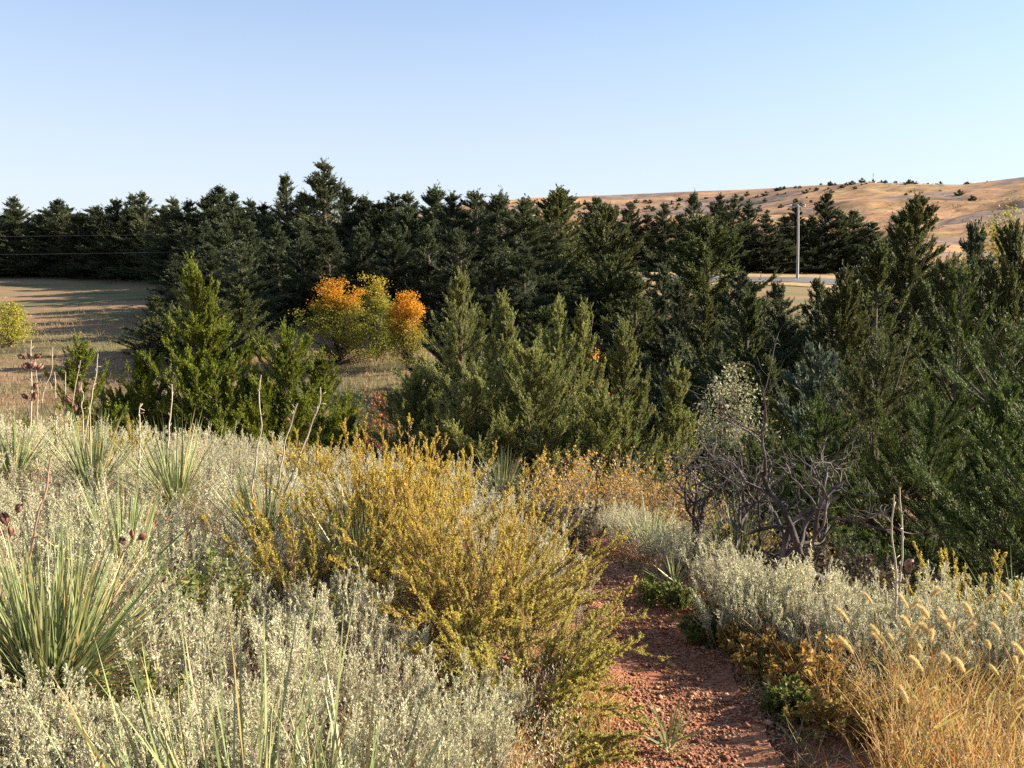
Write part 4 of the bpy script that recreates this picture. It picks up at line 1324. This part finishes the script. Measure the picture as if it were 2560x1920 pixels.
def bank_region(n, rg):
    y = 2.4 + 2.6 * rg.random(n)
    x = np.interp(y, PY_, PR) + 0.22 + 1.3 * rg.random(n)
    ok = noise2(x, y, 65, 2, 5.0) + 0.7 * rg.random(n) > 0.35
    return np.stack([x, y], -1)[ok]


G = Geo().add(*scatter_strips(5000, straw_region, 0.06, 0.24, 0.0035, rg, 0.7, 0.6, 0.3, 4))
tag(G.build('straw', M['drygrass']), 'short dry straw under the golden sagebrush beside the trail', 'straw', kind='stuff')
G = Geo().add(*scatter_strips(7000, bank_region, 0.12, 0.42, 0.0042, rg, 0.35, 0.5, 0.25, 5))
tag(G.build('bank_grass', M['drygrass']), 'thin straw coloured grass threading through the sage on the right bank', 'grass', kind='stuff')
G = Geo().add(*scatter_strips(90000, mid_region, 0.18, 0.6, 0.03, rg, 0.3, 0.3, 0.2, 2))
tag(G.build('meadow_grass', M['meadow']), 'tawny meadow grass on the slope across the valley', 'grass', kind='stuff')

def sage_floor(n, rg):
    P = near_region(n, rg)
    P = P[(P[:, 0] < np.interp(P[:, 1], PY_, PL) - 0.1) | (P[:, 0] > np.interp(P[:, 1], PY_, PR) + 0.35)]
    P = np.repeat(P, 22, 0) + rg.normal(size=(len(P) * 22, 2)) * 0.035
    hh = 0.2 * rg.random(len(P)) ** 0.8
    z = hgt(P[:, 0], P[:, 1]) + hh
    ll = 0.009 + 0.010 * rg.random(len(P))
    D = rg.normal(size=(len(P), 3)) * 0.5 + UP
    return leaves(np.stack([P[:, 0], P[:, 1], z], -1), D, ll, ll * 0.3, rg)


M['sage_low'] = leaf_mat('low_sage_leaves', [(0.30, 0.29, 0.19), (0.42, 0.41, 0.28), (0.50, 0.47, 0.34), (0.34, 0.24, 0.16)], trans=0.25, var=0, clump=0.3, cscale=3)
tag(Geo().add(*sage_floor(16000, np.random.default_rng(905))).build('sage_undergrowth', M['sage_low']), 'low grey sage sprouts filling the ground between taller plants', 'undergrowth', kind='stuff')

# low green weeds beside the trail
WK = dict(spread=1.0, ntw=7, tl=0.45, nlf=9, ls=0.026, lw=0.5, start=0.15, r0=0.0022, wob=0.05, base=0.05)
for i, (px, py, n, L, lab) in enumerate([(1980, 1790, 40, 0.13, 'round tuft of fresh green weed on the right of the trail'), (1755, 1610, 30, 0.14, 'dark green weed at the trail edge near the shaded bend'), (1900, 1690, 30, 0.16, 'leafy green weed beneath the pale sage'), (1955, 1680, 30, 0.16, 'bushy green weed between sage and round tuft'), (1850, 1640, 26, 0.16, 'yellow-green weed leaning over the trail edge'), (1700, 1530, 26, 0.16, 'dark weed patch where the trail enters shade'), (1640, 1510, 22, 0.14, 'small weed patch in the shade of the bend'), (2060, 1740, 30, 0.24, 'green weed under the foxtails'), (1790, 1580, 24, 0.24, 'rusty green weed under the first pale sage'), (490, 1640, 14, 0.42, 'bright green upright weed in the grey sage'), (570, 1620, 12, 0.4, 'second green upright weed in the grey sage'), (315, 1890, 12, 0.26, 'green leafy weed at the bottom left among sage'), (2110, 1850, 26, 0.2, 'grey-green weed at the bottom right of the trail'), (2250, 1880, 24, 0.22, 'weed in the dry grass at the bottom right')]):
    g_ = ground_px(px, py)
    make_twiggy('weed', 'weed_rusty' if i in (2, 3, 4, 7, 8, 12, 13) else 'weed', 'twig', 950 + i, tuple(g_), lab, 'weed', n=n, L=L, el=(15, 88) if L < 0.3 else (70, 89), **WK)


# ------------------------------------------------------------------ foxtails
def fox_head(rg, L):
    k = 9
    s = np.linspace(0, 1, k)
    cv = 0.55
    P = np.stack([-L * (np.sin(s * cv * 1.6)) * 0.75, 0 * s, L * (s - 0.35 * s ** 2.2)], -1)
    rad = 0.0042 * np.sin(np.clip(s * 0.9 + 0.08, 0, 1) * math.pi) ** 0.6 + 0.0008
    core = tubes(P, rad, 6)
    n = 620
    u = rg.random(n)
    i = np.clip((u * (k - 1)).astype(int), 0, k - 2)
    f = (u * (k - 1) - i)[:, None]
    C = P[i] * (1 - f) + P[i + 1] * f
    T = nrm(P[i + 1] - P[i])
    sd = nrm(np.cross(T, rg.normal(size=(n, 3))))
    rr = np.interp(u, s, rad)[:, None]
    ll = 0.014 * (0.5 + 0.9 * rg.random(n))
    br = leaves(C + sd * rr * 0.8, sd + T * 1.3, ll, 0.0009, rg)
    return Geo().add(*core).add(*br)


FOXV = []
for i in range(4):
    rg = np.random.default_rng(980 + i)
    root = empty('foxtail_grass')
    H = 0.62
    zz = np.linspace(0, H, 9)
    bow = 0.10 * (zz / H) ** 2
    G = Geo().add(*tubes(np.stack([-bow, 0.02 * np.sin(zz * 6 + i), zz], -1), 0.0014 * np.ones(9), 4))
    G.add(*strips(np.array([[-0.01, 0, 0.12], [-0.03, 0, 0.25], [-0.05, 0, 0.36]]), np.array([[0.6, 0.2, 1], [-0.6, -0.3, 1], [0.5, -0.5, 1]]), 0.24, 0.008, rg, 0.2, 5, droop=0.5))
    G.build('stem', M['drygrass'], root)
    hd = fox_head(rg, 0.062 + 0.014 * i).build('seed_head', M['foxhead'], root)
    hd.location = (-bow[-1], 0.02 * math.sin(H * 6 + i), H - 0.003)
    FOXV.append(root)
fused = [False] * 4
FOX = [(2217, 1445), (2164, 1482), (2189, 1478), (2270, 1482), (2317, 1478), (2343, 1459), (2398, 1467), (2535, 1457), (2250, 1502), (2278, 1522), (2124, 1518), (2160, 1547), (2327, 1535), (2388, 1543), (2307, 1547), (2498, 1535), (2531, 1539), (2421, 1563), (2200, 1579), (2211, 1593), (2228, 1628), (2308, 1622), (2263, 1741), (2268, 1531), (2348, 1593), (2456, 1662), (2502, 1662), (2547, 1662), (2428, 1570), (2300, 1590), (2375, 1610), (2140, 1600), (2240, 1560), (2480, 1590), (2555, 1600), (2360, 1560), (2180, 1660), (2400, 1700)]
rgF = np.random.default_rng(33)
for i, (px, py) in enumerate(FOX):
    Yf = 3.3 + 0.75 * rgF.random() - (py - 1450) / 400
    tp = at(px, py, Yf)
    x = tp[0] + 0.1
    z = float(hgt(x, Yf))
    h = tp[2] - z + 0.02
    v = i % 4
    c = FOXV[v] if not fused[v] else copy_tree(FOXV[v])
    fused[v] = True
    sc = h / 0.72
    c.location = (x, Yf, z - 0.01)
    hs_ = 0.62 + 0.45 * rgF.random()
    c.scale = (1.0, 1.0, sc)
    for ch in c.children:
        if ch.name.startswith('seed_head'):
            ch.scale = (hs_, hs_, hs_ / sc)
            ch.location = (ch.location.x, ch.location.y, 0.617)
    c.rotation_euler = (0, 0, rgF.choice([0.0, 0.0, 0.0, math.pi]) + rgF.normal() * 0.6)
    if px == 2263 and py == 1741:
        tag(c, 'lowest single foxtail hanging over the dry grass near the trail', 'foxtail')
    else:
        tag(c, 'golden foxtail seed head nodding above the sage and dry grass', 'foxtail', 'foxtails at lower right')

# ------------------------------------------------------------------ road, pole, wires, far details
rx = np.linspace(6, 52, 60)
ry0 = 94 - 0.12 * (rx - 20)


def band(name, a, b, mat, lift):
    u = np.linspace(a, b, 10)
    XX = np.repeat(rx[:, None], 10, 1)
    YY = ry0[:, None] + u[None]
    ZZ = hgt(XX, YY) + 0.12 * noise2(XX, YY, 5, 3, 0.35) * np.clip((140 - YY) / 40, 0, 1) + lift
    return tag(grid_obj(name, XX.T, YY.T, ZZ.T, mat), kind='structure')


band('verge', -3.0, 12.0, M['verge'], 0.05)
band('road', 0.0, 6.0, M['asphalt'], 0.09)

pY = 97.0
pt = at(1988, 513, pY)
pb = at(1993, 706, pY)
pz = float(hgt(pb[0], pY))
root = empty('utility_pole', (pb[0], pY, pz))
tag(root, 'weathered wooden utility pole standing beside the road', 'utility pole')
Hp = pt[2] - pz
Geo().add(*tubes(np.array([[0, 0, -0.5], [-0.06, 0, Hp * 0.5], [-0.18, 0, Hp]]), np.array([0.155, 0.13, 0.105]), 10)).build('pole', M['pole'], root, smooth=True)
Geo().add(*tubes(np.array([[-1.0, 0.15, Hp - 0.15], [0, 0.15, Hp - 0.15], [0.65, 0.15, Hp - 0.15]]), np.array([0.07, 0.07, 0.07]), 4)).build('crossarm', M['pole'], root)
for dx in (-0.95, -0.18, 0.6):
    zz = np.array([0, 0.06, 0.12, 0.2])
    Geo().add(*tubes(np.stack([np.full(4, dx), np.full(4, 0.15), Hp - 0.08 + zz], -1), np.array([0.05, 0.08, 0.07, 0.03]), 8)).build('insulator', M['steel'], root)
wires = [('upper power line strung in front of the far cedars', (1985, 512), [(1500, 560), (900, 580), (0, 592), (-500, 596)]), ('lower power line crossing the dark cedar row', (1990, 566), [(1500, 598), (900, 622), (0, 638), (-500, 640)])]
for lab, a, bs in wires:
    P = np.array([at(a[0], a[1], 97.1)] + [at(q[0], q[1], 96.0 - 0.004 * (1985 - q[0])) for q in bs])
    t = np.linspace(0, 1, 40)
    tt = np.linspace(0, 1, len(P))
    PP = np.stack([np.interp(t, (P[0, 0] - P[:, 0]) / (P[0, 0] - P[-1, 0]), P[:, i]) for i in range(3)], -1)
    for _ in range(30):
        PP[1:-1] = 0.25 * PP[:-2] + 0.5 * PP[1:-1] + 0.25 * PP[2:]
    o = Geo().add(*tubes(PP, np.full(40, 0.006), 4)).build('power_line', M['wire'])
    tag(o, lab, 'power line')

# junipers dotting the hills
JV = []
for i in range(3):
    rgj = np.random.default_rng(1000 + i)
    fol, limb, tr = cedar(rgj, H=4.0, R=1.9, nb=40, ns=5, nbl=8, bl=0.7, bw=0.35, pw=0.5, skirt=0.7)
    o = Geo().add(*fol).build('juniper', M['cedar_far'])
    JV.append(o)
jused = [False] * 3
rgj = np.random.default_rng(15)
nj = 0
while nj < 295:
    px = 1230 + 1330 * rgj.random() ** 1.2
    y = 780 + 320 * rgj.random() ** 0.7
    if px > 2050 and y < 950 and rgj.random() < 0.85:
        continue
    x = (px - 1280) / F * y
    if noise2(np.array([x]), np.array([y]), 71, 2, 0.012)[0] + 0.9 * rgj.random() < 0.1:
        continue
    v = int(rgj.integers(3))
    c = JV[v] if not jused[v] else JV[v].copy()
    if jused[v]:
        COL.objects.link(c)
    jused[v] = True
    s = 0.4 + 0.75 * rgj.random() ** 2
    c.location = (x, y, float(hill_h(np.array(x), np.array(y))) - 0.3)
    c.scale = (s * 1.1, s * 1.1, s)
    c.rotation_euler = (0, 0, rgj.random() * 6.28)
    tag(c, 'tiny dark juniper dotted over the distant orange hills', 'juniper', 'junipers on the far hills')
    nj += 1
# lesser scrub between the junipers
rgj = np.random.default_rng(16)
n = 2600
px = 1225 + 1400 * rgj.random(n) ** 1.1
y = 560 + 520 * rgj.random(n) ** 0.75
x = (px - 1280) / F * y
ok = noise2(x, y, 73, 3, 0.014) + 0.9 * rgj.random(n) > 0.45
x, y = x[ok], y[ok]
n = len(x)
z = hill_h(x, y)
hh = 0.5 + 1.3 * rgj.random(n) ** 2
C = np.repeat(np.stack([x, y, z], -1), 26, 0)
hr = np.repeat(hh, 26)
C = C + rgj.normal(size=C.shape) * np.array([0.7, 0.7, 0.28]) * hr[:, None] + np.stack([0 * hr, 0 * hr, hr * 0.5], -1)
M['scrub'] = leaf_mat('hill_scrub_leaves', [(0.06, 0.06, 0.04), (0.11, 0.10, 0.07), (0.16, 0.12, 0.09)], trans=0.2, var=0)
tag(Geo().add(*leaves(C, rgj.normal(size=C.shape) + UP * 0.5, 0.55 * hr, 0.3 * hr, rgj)).build('hill_scrub', M['scrub']), 'small dusky scrub sprinkled over the distant orange hills', 'scrub', kind='stuff')
# pale round tree on the hillside
xx, yy = (2240 - 1280) / F * 640, 640.0
rgt = np.random.default_rng(88)
fol, limb, tr = broadleaf(rgt, 13.0, 17.0, 90, 50, 0.9, spread=1.2, trunk_r=0.3)
root = empty('pale_tree', (xx, yy, float(hill_h(np.array(xx), np.array(yy))) - 0.3))
tag(root, 'lone pale grey-green tree on the distant orange hillside', 'tree')
M['paletree'] = leaf_mat('pale_tree_leaves', [(0.18, 0.18, 0.13), (0.28, 0.27, 0.20)], trans=0.3, var=0)
Geo().add(*fol).build('crown', M['paletree'], root)
Geo().add(*limb).add(*tr).build('trunk', M['bark'], root)
# lattice mast on the ridge
mx_, my_ = (2167 - 1280) / F * 1130, 1130.0
mz = float(hill_h(np.array(mx_), np.array(my_)))
topm = at(2167, 432, my_)[2]
root = empty('radio_mast', (mx_, my_, mz))
tag(root, 'thin lattice mast on the crest of the far ridge', 'mast')
hm = topm - mz
G = Geo()
for sx in (-1, 1):
    for sy in (-1, 1):
        G.add(*tubes(np.array([[sx * 1.6, sy * 1.6, -1], [sx * 0.4, sy * 0.4, hm]]), np.array([0.16, 0.10]), 4))
zz = np.linspace(0, hm, 8)
for a, b in zip(zz[:-1], zz[1:]):
    wa, wb = 1.6 - 1.2 * a / hm, 1.6 - 1.2 * b / hm
    G.add(*tubes(np.array([[-wa, -wa, a], [wb, -wb, b]]), np.array([0.09, 0.09]), 4))
    G.add(*tubes(np.array([[wa, wa, a], [-wb, wb, b]]), np.array([0.09, 0.09]), 4))
G.build('tower', M['steel'], root)
Geo().add(*tubes(np.array([[-2.4, 0, hm * 0.85], [0, 0, hm * 0.85], [2.4, 0, hm * 0.85]]), np.full(3, 0.14), 4)).build('crossarm', M['steel'], root)

# ------------------------------------------------------------------ light, sky, camera
SUN_EL, SUN_AZ = 25.0, 82.0       # azimuth clockwise from the viewing direction (+y)
sun = bpy.data.lights.new('sun', 'SUN')
sun.energy = 5.0
sun.angle = R_(0.55)
sun.color = (1.0, 0.87, 0.68)
so = bpy.data.objects.new('sun', sun)
COL.objects.link(so)
d = Vector((math.sin(R_(SUN_AZ)) * math.cos(R_(SUN_EL)), math.cos(R_(SUN_AZ)) * math.cos(R_(SUN_EL)), math.sin(R_(SUN_EL))))
so.rotation_euler = d.to_track_quat('Z', 'Y').to_euler()
so.location = d * 50

w = bpy.data.worlds.new('World')
scene.world = w
w.use_nodes = True
N = w.node_tree.nodes
L = w.node_tree.links
bg = N['Background']
sky = N.new('ShaderNodeTexSky')
sky.sky_type = 'NISHITA'
sky.sun_disc = False
sky.sun_elevation = R_(SUN_EL)
sky.sun_rotation = R_(SUN_AZ)
sky.altitude = 500
sky.air_density = 1.0
sky.dust_density = 1.5
sky.ozone_density = 2.2
tint = N.new('ShaderNodeMixRGB')
tint.blend_type = 'MULTIPLY'
tint.inputs['Fac'].default_value = 1.0
tint.inputs['Color2'].default_value = (0.66, 0.93, 1.12, 1)
L.new(sky.outputs[0], tint.inputs['Color1'])
haze = N.new('ShaderNodeMixRGB')
haze.inputs['Fac'].default_value = 0.36
haze.inputs['Color2'].default_value = (4.15, 4.2, 4.25, 1)
tcw = N.new('ShaderNodeTexCoord')
sxw = N.new('ShaderNodeSeparateXYZ')
L.new(tcw.outputs['Generated'], sxw.inputs[0])
mrw = N.new('ShaderNodeMapRange')
mrw.inputs['From Min'].default_value = 0.02
mrw.inputs['From Max'].default_value = 0.36
mrw.inputs['To Min'].default_value = 0.9
mrw.inputs['To Max'].default_value = 0.2
L.new(sxw.outputs['Z'], mrw.inputs['Value'])
L.new(mrw.outputs[0], haze.inputs['Fac'])
L.new(tint.outputs[0], haze.inputs['Color1'])
L.new(haze.outputs[0], bg.inputs['Color'])
bg.inputs['Strength'].default_value = 0.064

cam = bpy.data.cameras.new('camera')
cam.sensor_width = 36
cam.lens = 36 * F / 2560
cam.clip_end = 8000
cam.clip_start = 0.05
co = bpy.data.objects.new('camera', cam)
COL.objects.link(co)
co.location = (0, 0, EYE)
co.rotation_euler = (R_(90) - PITCH, 0, 0)
scene.camera = co

scene.view_settings.view_transform = 'Standard'
scene.view_settings.look = 'None'
scene.view_settings.exposure = 1.8
scene.view_settings.gamma = 1.0
scene.cycles.use_denoising = False
scene.cycles.max_bounces = 6
scene.cycles.diffuse_bounces = 3
scene.cycles.transmission_bounces = 3
scene.cycles.glossy_bounces = 2
